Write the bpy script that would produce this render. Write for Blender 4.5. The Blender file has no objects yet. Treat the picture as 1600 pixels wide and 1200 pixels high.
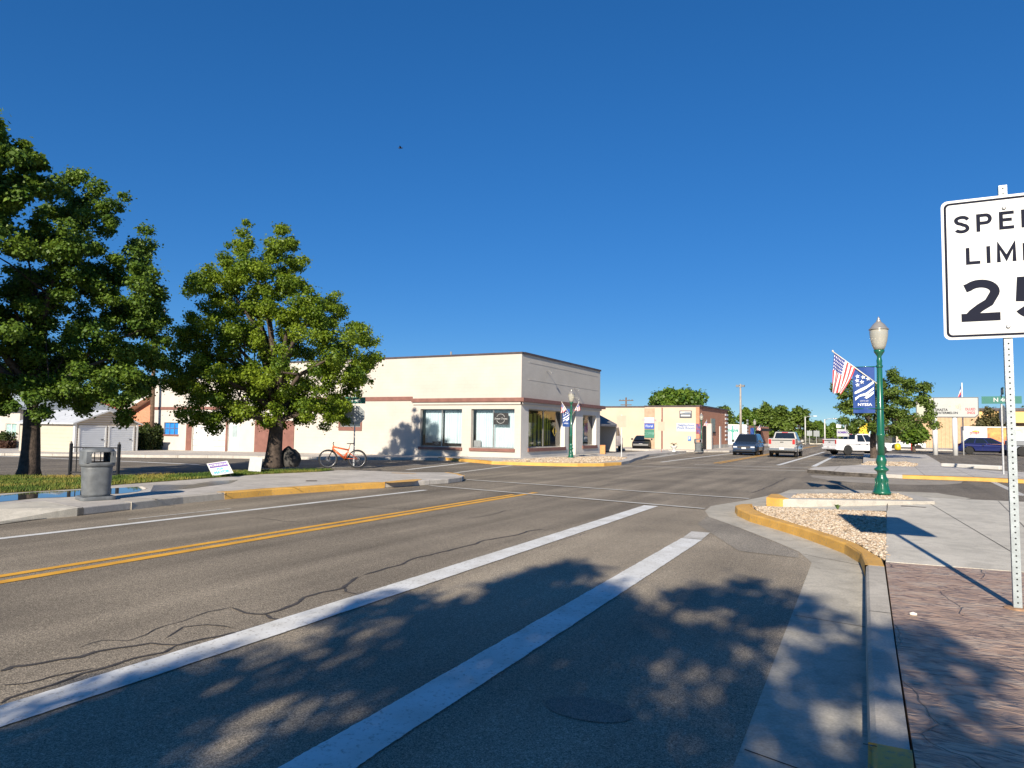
import bpy, bmesh, math, random
import numpy as np
from mathutils import Vector, Matrix, noise
random.seed(7)
S = bpy.context.scene
COL = S.collection
R = math.radians

# ---------------------------------------------------------------- camera
F = 1109.0; CZ = 1.65
YAW, PITCH, ROLL = R(27.2), R(3.71), R(0.80)
fwd = Vector((-math.sin(YAW)*math.cos(PITCH), math.cos(YAW)*math.cos(PITCH), math.sin(PITCH)))
rgt = Vector((math.cos(YAW), math.sin(YAW), 0)); upv = rgt.cross(fwd)
CR = rgt*math.cos(ROLL)+upv*math.sin(ROLL); CU = -rgt*math.sin(ROLL)+upv*math.cos(ROLL)
cam = bpy.data.cameras.new('camera'); co = bpy.data.objects.new('camera', cam); COL.objects.link(co)
cam.sensor_width = 36; cam.lens = F/1600*36; cam.clip_end = 5000; cam.clip_start = 0.05
m3 = Matrix((CR, CU, -fwd)).transposed()
co.matrix_world = Matrix.Translation((0, 0, CZ)) @ m3.to_4x4()
S.camera = co

# ---------------------------------------------------------------- light
SUN_EL = R(26.5); SH = R(100)                      # shadows fall towards this heading
w = bpy.data.worlds.new('World'); S.world = w; w.use_nodes = True
nt = w.node_tree; nt.nodes.clear()
sky = nt.nodes.new('ShaderNodeTexSky'); sky.sky_type = 'NISHITA'; sky.sun_disc = False
sky.sun_elevation = SUN_EL
tox, toy = -math.cos(SH), -math.sin(SH)             # heading towards the sun
sky.sun_rotation = math.atan2(tox, toy)
sky.altitude = 700; sky.air_density = 0.7; sky.dust_density = 0.0; sky.ozone_density = 4.0
hs = nt.nodes.new('ShaderNodeHueSaturation'); hs.inputs['Saturation'].default_value = 1.17; hs.inputs['Value'].default_value = 1.0
bg = nt.nodes.new('ShaderNodeBackground'); bg.inputs[1].default_value = 0.1
out = nt.nodes.new('ShaderNodeOutputWorld')
# dry clear air: the bright band at the horizon is held back the way a camera's shoulder does
sh_ = nt.nodes.new('ShaderNodeSeparateColor'); sh_.mode = 'HSV'; nt.links.new(sky.outputs[0], sh_.inputs[0])
ma = nt.nodes.new('ShaderNodeMath'); ma.operation = 'MULTIPLY_ADD'; ma.inputs[1].default_value = .165; ma.inputs[2].default_value = 1; nt.links.new(sh_.outputs[2], ma.inputs[0])
dv = nt.nodes.new('ShaderNodeVectorMath'); dv.operation = 'DIVIDE'; nt.links.new(sky.outputs[0], dv.inputs[0]); nt.links.new(ma.outputs[0], dv.inputs[1])
mu = nt.nodes.new('ShaderNodeVectorMath'); mu.operation = 'MULTIPLY'; mu.inputs[1].default_value = (1.17, 1.31, 1.42); nt.links.new(dv.outputs[0], mu.inputs[0])
nt.links.new(mu.outputs[0], hs.inputs['Color']); nt.links.new(hs.outputs[0], bg.inputs[0]); nt.links.new(bg.outputs[0], out.inputs[0])
sl = bpy.data.lights.new('sun', 'SUN'); sl.energy = 5.0; sl.angle = R(0.55); sl.color = (1, 0.90, 0.76)
so = bpy.data.objects.new('sun', sl); COL.objects.link(so)
sv = Vector((tox*math.cos(SUN_EL), toy*math.cos(SUN_EL), math.sin(SUN_EL)))
so.rotation_euler = sv.to_track_quat('Z', 'Y').to_euler()
S.view_settings.view_transform = 'Standard'; S.view_settings.look = 'None'
S.view_settings.exposure = 0.65; S.view_settings.gamma = 1
S.cycles.max_bounces = 6; S.cycles.transparent_max_bounces = 12

# ---------------------------------------------------------------- survey helpers (photo pixel -> point on the ground or on a wall)
def gz(x): return -0.0105*max(0.0, -18-x)
def ray(x, y): return fwd*F + CR*(x-800) + CU*(600-y)
def at(x, y, z=0.0):
    d = ray(x, y); zz = z
    for _ in range(6):
        t = (zz-CZ)/d.z; zz = z+gz(d.x*t)
    return (d.x*t, d.y*t)
def onY(x, y, Y):
    d = ray(x, y); t = Y/d.y; return (d.x*t, CZ+d.z*t)
def onX(x, y, X):
    d = ray(x, y); t = X/d.x; return (d.y*t, CZ+d.z*t)
def topz(x, y, bx, by):
    d = ray(x, y); return CZ+d.z*math.hypot(bx, by)/math.hypot(d.x, d.y)

# ---------------------------------------------------------------- materials
MATS = {}
def mat(name, col=(.5, .5, .5), rough=.6, metal=0., var=.12, scale=3., bump=0., bscale=40., spec=.5, col2=None, coat=0., emit=None, detail=6, dist=None):
    if name in MATS: return MATS[name]
    m = bpy.data.materials.new(name); m.use_nodes = True; n = m.node_tree; b = n.nodes['Principled BSDF']
    b.inputs['Roughness'].default_value = rough; b.inputs['Metallic'].default_value = metal
    b.inputs['Specular IOR Level'].default_value = spec; b.inputs['Coat Weight'].default_value = coat
    tc = n.nodes.new('ShaderNodeTexCoord')
    nz = n.nodes.new('ShaderNodeTexNoise'); nz.inputs['Scale'].default_value = scale; nz.inputs['Detail'].default_value = detail
    n.links.new(tc.outputs['Object'], nz.inputs['Vector'])
    rp = n.nodes.new('ShaderNodeValToRGB')
    c2 = col2 or tuple(min(1, c*(1+var)) for c in col)
    c1 = col if col2 else tuple(c*(1-var) for c in col)
    rp.color_ramp.elements[0].position = .35; rp.color_ramp.elements[1].position = .65
    rp.color_ramp.elements[0].color = (*c1, 1); rp.color_ramp.elements[1].color = (*c2, 1)
    n.links.new(nz.outputs[0], rp.inputs[0]); n.links.new(rp.outputs[0], b.inputs['Base Color'])
    if bump:
        z2 = n.nodes.new('ShaderNodeTexNoise'); z2.inputs['Scale'].default_value = bscale; z2.inputs['Detail'].default_value = 4
        n.links.new(tc.outputs['Object'], z2.inputs['Vector'])
        bp = n.nodes.new('ShaderNodeBump'); bp.inputs['Strength'].default_value = bump; bp.inputs['Distance'].default_value = .02
        n.links.new(z2.outputs[0], bp.inputs['Height']); n.links.new(bp.outputs[0], b.inputs['Normal'])
    if emit:
        b.inputs['Emission Color'].default_value = (*emit, 1); b.inputs['Emission Strength'].default_value = 1
    MATS[name] = m; return m

def asphalt(name, base, fleck, lo=.6, scale=1.0):
    m = bpy.data.materials.new(name); m.use_nodes = True; n = m.node_tree; b = n.nodes['Principled BSDF']
    b.inputs['Roughness'].default_value = .85; b.inputs['Specular IOR Level'].default_value = .25
    N, K = n.nodes.new, n.links.new
    tc = N('ShaderNodeTexCoord')
    def nz(s, d, vec=None, r=.5):
        a = N('ShaderNodeTexNoise'); a.inputs['Scale'].default_value = s; a.inputs['Detail'].default_value = d; a.inputs['Roughness'].default_value = r
        K(vec or tc.outputs['Object'], a.inputs['Vector']); return a.outputs[0]
    mp = N('ShaderNodeMapping'); mp.inputs['Scale'].default_value = (1.3, .07, 1); K(tc.outputs['Object'], mp.inputs[0])
    streak = nz(1.2, 5, mp.outputs[0]); big = nz(.35, 6); fine = nz(95*scale, 3, r=.7); mid = nz(22*scale, 4, r=.7)
    vo = N('ShaderNodeTexVoronoi'); vo.inputs['Scale'].default_value = 70*scale; K(tc.outputs['Object'], vo.inputs['Vector'])
    def ramp(v, p0, p1, c0, c1):
        r = N('ShaderNodeValToRGB'); r.color_ramp.elements[0].position = p0; r.color_ramp.elements[1].position = p1
        r.color_ramp.elements[0].color = (*c0, 1); r.color_ramp.elements[1].color = (*c1, 1); K(v, r.inputs[0]); return r.outputs[0]
    def mix(t, a, c, f):
        x = N('ShaderNodeMix'); x.data_type = 'RGBA'; x.blend_type = t; x.inputs[0].default_value = f
        K(a, x.inputs[6]); K(c, x.inputs[7]); return x.outputs[2]
    c = ramp(fine, .38, .66, tuple(v*.33 for v in base), fleck)
    c = mix('MULTIPLY', c, ramp(streak, .3, .7, (lo,)*3, (1.25,)*3), .8)
    c = mix('MULTIPLY', c, ramp(big, .3, .7, (.64,)*3, (1.22,)*3), .8)
    c = mix('MULTIPLY', c, ramp(mid, .3, .6, (.75,)*3, (1.12,)*3), .7)
    c = mix('MULTIPLY', c, ramp(vo.outputs['Color'], .1, .9, (.6,)*3, (1.4,)*3), .8)
    K(c, b.inputs['Base Color'])
    bp = N('ShaderNodeBump'); bp.inputs['Strength'].default_value = .6; bp.inputs['Distance'].default_value = .008
    K(fine, bp.inputs['Height']); K(bp.outputs[0], b.inputs['Normal'])
    return m

def concrete(name, col, joints=0):
    m = bpy.data.materials.new(name); m.use_nodes = True; n = m.node_tree; b = n.nodes['Principled BSDF']
    b.inputs['Roughness'].default_value = .8; b.inputs['Specular IOR Level'].default_value = .3
    N, K = n.nodes.new, n.links.new
    tc = N('ShaderNodeTexCoord')
    def nz(s, d, dist=0):
        a = N('ShaderNodeTexNoise'); a.inputs['Scale'].default_value = s; a.inputs['Detail'].default_value = d; a.inputs['Distortion'].default_value = dist
        K(tc.outputs['Object'], a.inputs['Vector']); return a.outputs[0]
    def ramp(v, p0, p1, c0, c1):
        r = N('ShaderNodeValToRGB'); r.color_ramp.elements[0].position = p0; r.color_ramp.elements[1].position = p1
        r.color_ramp.elements[0].color = (*c0, 1); r.color_ramp.elements[1].color = (*c1, 1); K(v, r.inputs[0]); return r.outputs[0]
    def mix(a, c, f):
        x = N('ShaderNodeMix'); x.data_type = 'RGBA'; x.blend_type = 'MULTIPLY'; x.inputs[0].default_value = f
        K(a, x.inputs[6]); K(c, x.inputs[7]); return x.outputs[2]
    c = ramp(nz(.8, 6), .3, .7, tuple(v*.82 for v in col), tuple(v*1.1 for v in col))
    c = mix(c, ramp(nz(60, 3), .3, .7, (.82,)*3, (1.1,)*3), 1)
    c = mix(c, ramp(nz(4, 8, 1), .35, .55, (.8,)*3, (1.04,)*3), .7)
    if joints:
        br = N('ShaderNodeTexBrick'); br.offset = 0; br.inputs['Scale'].default_value = 1; br.inputs['Brick Width'].default_value = joints; br.inputs['Row Height'].default_value = joints
        br.inputs['Mortar Size'].default_value = .012; br.inputs['Color1'].default_value = (1, 1, 1, 1); br.inputs['Color2'].default_value = (.93, .93, .93, 1); br.inputs['Mortar'].default_value = (.45, .43, .4, 1)
        K(tc.outputs['Object'], br.inputs['Vector']); c = mix(c, br.outputs[0], 1)
    K(c, b.inputs['Base Color'])
    bp = N('ShaderNodeBump'); bp.inputs['Strength'].default_value = .3; bp.inputs['Distance'].default_value = .005
    K(nz(80, 3), bp.inputs['Height']); K(bp.outputs[0], b.inputs['Normal'])
    return m

def brickmat(name, c1, c2, mortar, wd=.2, ht=.067, ms=.008, bump=.4):
    m = bpy.data.materials.new(name); m.use_nodes = True; n = m.node_tree; b = n.nodes['Principled BSDF']
    b.inputs['Roughness'].default_value = .85; b.inputs['Specular IOR Level'].default_value = .2
    N, K = n.nodes.new, n.links.new
    tc = N('ShaderNodeTexCoord'); sp = N('ShaderNodeSeparateXYZ'); K(tc.outputs['Object'], sp.inputs[0])
    ad = N('ShaderNodeMath'); K(sp.outputs[0], ad.inputs[0]); K(sp.outputs[1], ad.inputs[1])
    cb = N('ShaderNodeCombineXYZ'); K(ad.outputs[0], cb.inputs[0]); K(sp.outputs[2], cb.inputs[1])
    br = N('ShaderNodeTexBrick'); br.inputs['Scale'].default_value = 1; br.inputs['Brick Width'].default_value = wd; br.inputs['Row Height'].default_value = ht; br.inputs['Mortar Size'].default_value = ms
    br.inputs['Color1'].default_value = (*c1, 1); br.inputs['Color2'].default_value = (*c2, 1); br.inputs['Mortar'].default_value = (*mortar, 1)
    K(cb.outputs[0], br.inputs['Vector'])
    nz = N('ShaderNodeTexNoise'); nz.inputs['Scale'].default_value = .9; nz.inputs['Detail'].default_value = 7; K(tc.outputs['Object'], nz.inputs['Vector'])
    r = N('ShaderNodeValToRGB'); r.color_ramp.elements[0].position = .3; r.color_ramp.elements[1].position = .7
    r.color_ramp.elements[0].color = (.94, .935, .92, 1); r.color_ramp.elements[1].color = (1.03, 1.03, 1.03, 1); K(nz.outputs[0], r.inputs[0])
    x = N('ShaderNodeMix'); x.data_type = 'RGBA'; x.blend_type = 'MULTIPLY'; x.inputs[0].default_value = 1; K(br.outputs[0], x.inputs[6]); K(r.outputs[0], x.inputs[7])
    K(x.outputs[2], b.inputs['Base Color'])
    bp = N('ShaderNodeBump'); bp.inputs['Strength'].default_value = bump; bp.inputs['Distance'].default_value = .01; bp.invert = True
    K(br.outputs['Fac'], bp.inputs['Height']); K(bp.outputs[0], b.inputs['Normal'])
    return m

def leafmat(name, dark, light, trans=.35):
    m = bpy.data.materials.new(name); m.use_nodes = True; n = m.node_tree; n.nodes.clear()
    N, K = n.nodes.new, n.links.new
    a = N('ShaderNodeAttribute'); a.attribute_name = 'tint'
    r = N('ShaderNodeValToRGB'); r.color_ramp.elements[0].color = (*dark, 1); r.color_ramp.elements[1].color = (*light, 1)
    K(a.outputs['Fac'], r.inputs[0])
    d = N('ShaderNodeBsdfPrincipled'); d.inputs['Roughness'].default_value = .5; d.inputs['Specular IOR Level'].default_value = .35
    t = N('ShaderNodeBsdfTranslucent'); x = N('ShaderNodeMixShader'); x.inputs[0].default_value = trans
    hs = N('ShaderNodeHueSaturation'); hs.inputs['Value'].default_value = 1.5; hs.inputs['Hue'].default_value = .485; K(r.outputs[0], hs.inputs['Color'])
    K(r.outputs[0], d.inputs['Base Color']); K(hs.outputs[0], t.inputs['Color']); K(d.outputs[0], x.inputs[1]); K(t.outputs[0], x.inputs[2])
    o = N('ShaderNodeOutputMaterial'); K(x.outputs[0], o.inputs[0]); return m

def paint(name, col, wear=.35):
    m = bpy.data.materials.new(name); m.use_nodes = True; n = m.node_tree; b = n.nodes['Principled BSDF']
    b.inputs['Roughness'].default_value = .7
    N, K = n.nodes.new, n.links.new
    tc = N('ShaderNodeTexCoord'); nz = N('ShaderNodeTexNoise'); nz.inputs['Scale'].default_value = 28; nz.inputs['Detail'].default_value = 8; nz.inputs['Roughness'].default_value = .75
    K(tc.outputs['Object'], nz.inputs['Vector'])
    r = N('ShaderNodeValToRGB'); r.color_ramp.elements[0].position = wear-.1; r.color_ramp.elements[1].position = wear+.06
    r.color_ramp.elements[0].color = (.26, .22, .17, 1); r.color_ramp.elements[1].color = (*col, 1); K(nz.outputs[0], r.inputs[0])
    n2 = N('ShaderNodeTexNoise'); n2.inputs['Scale'].default_value = 2.5; n2.inputs['Detail'].default_value = 5; K(tc.outputs['Object'], n2.inputs['Vector'])
    r2 = N('ShaderNodeValToRGB'); r2.color_ramp.elements[0].position = .3; r2.color_ramp.elements[1].position = .65; r2.color_ramp.elements[0].color = (.78, .76, .72, 1); r2.color_ramp.elements[1].color = (1, 1, 1, 1); K(n2.outputs[0], r2.inputs[0])
    x = N('ShaderNodeMix'); x.data_type = 'RGBA'; x.blend_type = 'MULTIPLY'; x.inputs[0].default_value = 1; K(r.outputs[0], x.inputs[6]); K(r2.outputs[0], x.inputs[7])
    K(x.outputs[2], b.inputs['Base Color']); return m

def glassmat(name, tint=(.9, .95, 1), refl=.25):
    m = bpy.data.materials.new(name); m.use_nodes = True; n = m.node_tree; n.nodes.clear()
    N, K = n.nodes.new, n.links.new
    t = N('ShaderNodeBsdfTransparent'); t.inputs[0].default_value = (*tint, 1)
    g = N('ShaderNodeBsdfGlossy'); g.inputs['Roughness'].default_value = .02
    f = N('ShaderNodeFresnel'); f.inputs[0].default_value = 1.5
    a = N('ShaderNodeMath'); a.operation = 'ADD'; a.inputs[1].default_value = refl; K(f.outputs[0], a.inputs[0])
    x = N('ShaderNodeMixShader'); K(a.outputs[0], x.inputs[0]); K(t.outputs[0], x.inputs[1]); K(g.outputs[0], x.inputs[2])
    o = N('ShaderNodeOutputMaterial'); K(x.outputs[0], o.inputs[0]); return m

A_DRIVE = asphalt('asphalt_lane', (.245, .205, .15), (.46, .39, .29), .58, 1.0)
A_PARK = asphalt('asphalt_smooth', (.385, .32, .228), (.50, .425, .315), .82, 1.6)
A_FAR = asphalt('asphalt_side', (.235, .20, .155), (.32, .275, .21), .7, .6)
CONC = concrete('concrete', (.57, .53, .44), 0)
CONC_J = concrete('concrete_slabs', (.54, .50, .44), 1.6)
CONC_D = concrete('concrete_gutter', (.47, .43, .345), 0)
P_WHITE = paint('white_line', (.74, .74, .70), .40)
P_OLD = paint('old_white_line', (.60, .58, .52), .43)
P_YEL = paint('yellow_line', (.78, .40, .035), .38)
K_YEL = paint('kerb_yellow', (.68, .38, .075), .415)
BLACKM = mat('black_metal', (.018, .018, .02), .45)
GALV = mat('galvanised', (.42, .43, .43), .5, .55, .15, 20, .1, 200)
WHITE = mat('white_paint', (.66, .66, .64), .5, var=.04)
SIGNW = mat('sign_white', (.50, .505, .485), .5, var=.04, scale=9)
INK = mat('sign_black', (.016, .018, .03), .8, var=.05, spec=.05)
GREEN = mat('lamp_green', (.008, .10, .055), .28, var=.12, coat=.5)
GREY = mat('grey', (.2, .2, .2), .6)
RUBBER = mat('rubber', (.02, .02, .02), .8)
RIM = mat('rim', (.3, .3, .31), .35, .8)
CARGLASS = mat('car_glass', (.012, .016, .02), .06, spec=.9, var=0)
RED = mat('red_lens', (.5, .02, .02), .3, var=.05)
LENS = mat('clear_lens', (.7, .72, .74), .15, var=.05)
BARK = mat('bark', (.075, .055, .042), .9, var=.4, scale=9, bump=.9, bscale=22)
CREAM = brickmat('cream_block', (.52, .48, .425), (.51, .47, .415), (.475, .435, .38), .4, .2, .006, .25)
CREAM_G = brickmat('grey_cream_brick', (.60, .56, .49), (.57, .53, .465), (.50, .465, .41), .2, .07, .006, .3)
CREAM_S = mat('cream_stucco', (.52, .48, .425), .85, var=.05, scale=1.5, bump=.15, bscale=60)
BROWN = mat('brown_trim', (.21, .095, .072), .6, var=.12)
BRICK = brickmat('red_brick', (.64, .25, .135), (.56, .205, .11), (.50, .36, .27), .22, .075, .008)
TAN = mat('tan_wall', (.50, .34, .20), .8, var=.08)
DARK = mat('dark_interior', (.015, .015, .015), .9)
ROOFW = mat('pale_roof', (.60, .61, .60), .4, var=.08)
TARCRACK = mat('tar', (.06, .052, .045), .75, var=.3, scale=15)
GLASS = glassmat('window_glass', (.92, .96, .98), .06)
GLASS_R = glassmat('window_glass_mirror', (.55, .6, .58), .22)

# ---------------------------------------------------------------- mesh kit
class MB:
    def __init__(s): s.v = []; s.f = []; s.m = []; s.mi = 0; s.sm = []; s.smooth = False
    def add(s, vs, fs):
        o = len(s.v); s.v += [tuple(x) for x in vs]
        for f in fs: s.f.append([i+o for i in f]); s.m.append(s.mi); s.sm.append(s.smooth)
    def box(s, x0, x1, y0, y1, z0, z1):
        s.add([(x0,y0,z0),(x1,y0,z0),(x1,y1,z0),(x0,y1,z0),(x0,y0,z1),(x1,y0,z1),(x1,y1,z1),(x0,y1,z1)],
              [(3,2,1,0),(4,5,6,7),(0,1,5,4),(1,2,6,5),(2,3,7,6),(3,0,4,7)]); return s
    def bar(s, a, b, w, h=None, up=(0, 0, 1)):
        a, b = Vector(a), Vector(b); h = h or w; d = (b-a).normalized(); u = Vector(up)
        if abs(d.dot(u)) > .95: u = Vector((0, 1, 0))
        r = d.cross(u).normalized()*w/2; u = r.cross(d).normalized()*h/2
        s.add([a-r-u, a+r-u, a+r+u, a-r+u, b-r-u, b+r-u, b+r+u, b-r+u], [(3,2,1,0),(4,5,6,7),(0,1,5,4),(1,2,6,5),(2,3,7,6),(3,0,4,7)]); return s
    def tube(s, pts, rad, n=8, cap=True):
        pts = [Vector(p) for p in pts]; rad = rad if isinstance(rad, (list, tuple)) else [rad]*len(pts)
        o = len(s.v); prev = None
        for i, p in enumerate(pts):
            d = (pts[min(i+1, len(pts)-1)]-pts[max(i-1, 0)]).normalized()
            if prev is None: a = d.cross(Vector((0, 0, 1)) if abs(d.z) < .9 else Vector((1, 0, 0))).normalized()
            else: a = (prev-d*prev.dot(d)).normalized()
            prev = a; b = d.cross(a)
            for k in range(n):
                t = 2*math.pi*k/n; s.v.append(tuple(p+(a*math.cos(t)+b*math.sin(t))*rad[i]))
        for i in range(len(pts)-1):
            for k in range(n):
                s.f.append([o+i*n+k, o+i*n+(k+1) % n, o+(i+1)*n+(k+1) % n, o+(i+1)*n+k]); s.m.append(s.mi); s.sm.append(True)
        if cap:
            s.f.append([o+k for k in range(n)][::-1]); s.m.append(s.mi); s.sm.append(False)
            e = o+(len(pts)-1)*n; s.f.append([e+k for k in range(n)]); s.m.append(s.mi); s.sm.append(False)
        return s
    def lathe(s, prof, c=(0, 0, 0), n=24, axis='z', sx=1, sy=1):
        o = len(s.v)
        for r, h in prof:
            for k in range(n):
                t = 2*math.pi*k/n; a, b = r*math.cos(t)*sx, r*math.sin(t)*sy
                s.v.append({'z': (c[0]+a, c[1]+b, c[2]+h), 'x': (c[0]+h, c[1]+a, c[2]+b), 'y': (c[0]+a, c[1]+h, c[2]+b)}[axis])
        for i in range(len(prof)-1):
            for k in range(n):
                s.f.append([o+i*n+k, o+i*n+(k+1) % n, o+(i+1)*n+(k+1) % n, o+(i+1)*n+k]); s.m.append(s.mi); s.sm.append(True)
        for e, fl in ((0, True), (len(prof)-1, False)):
            if prof[e][0] > 1e-4:
                q = [o+e*n+k for k in range(n)]; s.f.append(q[::-1] if fl else q); s.m.append(s.mi); s.sm.append(False)
        return s
    def slab(s, poly, z0, z1, top=True):                # polygon in XY raised from z0 to z1
        n = len(poly); ar = sum(poly[i][0]*poly[(i+1) % n][1]-poly[(i+1) % n][0]*poly[i][1] for i in range(n))
        if ar < 0: poly = poly[::-1]
        vs = [(p[0], p[1], z0) for p in poly]+[(p[0], p[1], z1) for p in poly]
        fs = [tuple(range(n, 2*n))]
        if z0 != z1: fs += [tuple(range(n))[::-1]]+[(i, (i+1) % n, n+(i+1) % n, n+i) for i in range(n)]
        s.add(vs, fs); return s
    def prism(s, prof, axis, a, b):                     # profile in the plane normal to axis
        n = len(prof)
        mk = {'x': lambda p, t: (t, p[0], p[1]), 'y': lambda p, t: (p[0], t, p[1]), 'z': lambda p, t: (p[0], p[1], t)}[axis]
        s.add([mk(p, a) for p in prof]+[mk(p, b) for p in prof], [tuple(range(n))[::-1], tuple(range(n, 2*n))]+[(i, (i+1) % n, n+(i+1) % n, n+i) for i in range(n)]); return s
    def quad(s, a, b, c, d): s.add([a, b, c, d], [(0, 1, 2, 3)]); return s
    def build(s, name, mats, parent=None, world=False, bevel=0, recalc=True, sub=0):
        me = bpy.data.meshes.new(name); me.from_pydata(s.v, [], s.f)
        mats = mats if isinstance(mats, (list, tuple)) else [mats]
        for m in mats: me.materials.append(m)
        me.polygons.foreach_set('material_index', s.m); me.polygons.foreach_set('use_smooth', s.sm); me.update()
        if recalc:
            bm = bmesh.new(); bm.from_mesh(me); bmesh.ops.recalc_face_normals(bm, faces=bm.faces); bm.to_mesh(me); bm.free()
        return link(name, me, parent, world, bevel, sub)
def link(name, me, parent=None, world=False, bevel=0, sub=0):
    o = bpy.data.objects.new(name, me); COL.objects.link(o)
    if parent is not None:
        o.parent = parent
        if world:
            mm = Matrix.Identity(4); p = parent
            while p is not None: mm = p.matrix_parent_inverse @ (Matrix.LocRotScale(p.location, p.rotation_euler, p.scale) @ mm); p = p.parent
            o.matrix_parent_inverse = mm.inverted()
    if bevel:
        b = o.modifiers.new('bevel', 'BEVEL'); b.width = bevel; b.segments = 2; b.limit_method = 'ANGLE'; b.angle_limit = R(35)
    if sub:
        b = o.modifiers.new('sub', 'SUBSURF'); b.levels = sub; b.render_levels = sub
    return o
def tag(o, label=None, cat=None, group=None, kind=None):
    if label: o['label'] = label
    if cat: o['category'] = cat
    if group: o['group'] = group
    if kind: o['kind'] = kind
    return o
def thing(name, label, cat, loc=(0, 0, 0), rz=0, group=None):
    o = bpy.data.objects.new(name, None); COL.objects.link(o); o.location = loc; o.rotation_euler = (0, 0, rz); o.empty_display_size = .2
    return tag(o, label, cat, group)
def struct(name, mb, m, **k):
    o = mb.build(name, m, **k); o['kind'] = 'structure'; return o
def dup(root, loc, rz, label, group=None, cat=None):
    kids = {}
    for c in COL.objects:
        if c.parent: kids.setdefault(c.parent, []).append(c)
    def cp(o, par):
        c = o.copy(); COL.objects.link(c)
        if par is not None: c.parent = par; c.matrix_parent_inverse = o.matrix_parent_inverse.copy()
        for k in kids.get(o, []): cp(k, c)
        return c
    r = cp(root, None); r.location = loc; r.rotation_euler = (0, 0, rz); r['label'] = label
    if group: r['group'] = group
    return r
def text(name, s, size, m, parent, origin, xd, up, sx=1., bold=0., align='CENTER', world=False, ext=.002, shear=0.):
    c = bpy.data.curves.new('t', 'FONT'); c.body = s; c.size = size; c.align_x = align; c.align_y = 'CENTER'; c.offset = bold; c.extrude = ext; c.resolution_u = 4; c.shear = shear
    o = bpy.data.objects.new('t', c); COL.objects.link(o)
    dg = bpy.context.evaluated_depsgraph_get(); me = bpy.data.meshes.new_from_object(o.evaluated_get(dg)); bpy.data.objects.remove(o)
    x = Vector(xd).normalized(); u = Vector(up).normalized(); n = x.cross(u)
    me.transform(Matrix.Translation(origin) @ Matrix((x, u, n)).transposed().to_4x4() @ Matrix.Diagonal((sx, 1, 1, 1)))
    me.materials.clear(); me.materials.append(m)
    return link(name, me, parent, world)
def slope_mesh(o):
    bm = bmesh.new(); bm.from_mesh(o.data)
    bmesh.ops.bisect_plane(bm, geom=bm.verts[:]+bm.edges[:]+bm.faces[:], plane_co=(-18, 0, 0), plane_no=(1, 0, 0))
    for v in bm.verts: v.co.z += gz(v.co.x)
    bmesh.ops.triangulate(bm, faces=bm.faces[:]); bm.to_mesh(o.data); bm.free(); return o
def sheet(name, poly, z, m, th=0.):
    mb = MB(); mb.slab(poly, z-th, z); o = mb.build(name, m, recalc=True)
    if th == 0:
        if o.data.polygons[0].normal.z < 0: o.data.flip_normals()
    slope_mesh(o); o['kind'] = 'structure'; return o
def strip(name, pts, wd, z, m):                           # painted line along points
    mb = MB(); pts = [Vector((p[0], p[1], 0)) for p in pts]; o = []
    for i, p in enumerate(pts):
        d = (pts[min(i+1, len(pts)-1)]-pts[max(i-1, 0)]).normalized(); n = Vector((-d.y, d.x, 0))
        w_ = wd[i] if isinstance(wd, (list, tuple)) else wd
        o.append((p+n*w_/2, p-n*w_/2))
    for i in range(len(o)-1):
        a, b = o[i], o[i+1]
        mb.quad((*a[0].xy, z), (*a[1].xy, z), (*b[1].xy, z), (*b[0].xy, z))
    ob = mb.build(name, m, recalc=False)
    if ob.data.polygons[0].normal.z < 0: ob.data.flip_normals()
    slope_mesh(ob); ob['kind'] = 'structure'; return ob
def rough_line(name, pts, wd, z, m, step=.03, amp=.006):
    P = [Vector((p[0], p[1])) for p in pts]; Q = []; W = []; s0 = random.random()*50
    for a, b in zip(P[:-1], P[1:]):
        n = max(2, int((b-a).length/step))
        for k in range(n+(1 if b is P[-1] else 0)):
            p = a.lerp(b, k/n); t = (b-a).normalized(); u = p.length*9+s0
            o = amp*.25*noise.noise((u*.5, s0, 0)); Q.append((p.x-t.y*o, p.y+t.x*o)); W.append(wd+amp*2*noise.noise((u*.5, s0, 3))+amp*2*noise.noise((u*4.1, s0, 9)))
    return strip(name, Q, W, z, m)
def px(l, z=0.): return [at(x, y, z) for x, y in l]

# ================================================================ the ground, roads and pavements
GRASS_G = mat('far_ground', (.13, .12, .06), .95, var=.3, scale=.3)
sheet('ground', [(-1200, -600), (2500, -600), (2500, 3500), (-1200, 3500)], -.06, GRASS_G)
sheet('road', [(-13.6, -40), (.3, -40), (.3, 128), (-13.6, 128)], 0, A_DRIVE)
sheet('cross_street', [(-260, -40), (-13.6, -40), (-13.6, 66), (-260, 66)], 0, A_FAR)
sheet('parking_lot', [(.3, -40), (160, -40), (160, 118), (.3, 118)], 0, A_FAR)
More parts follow.
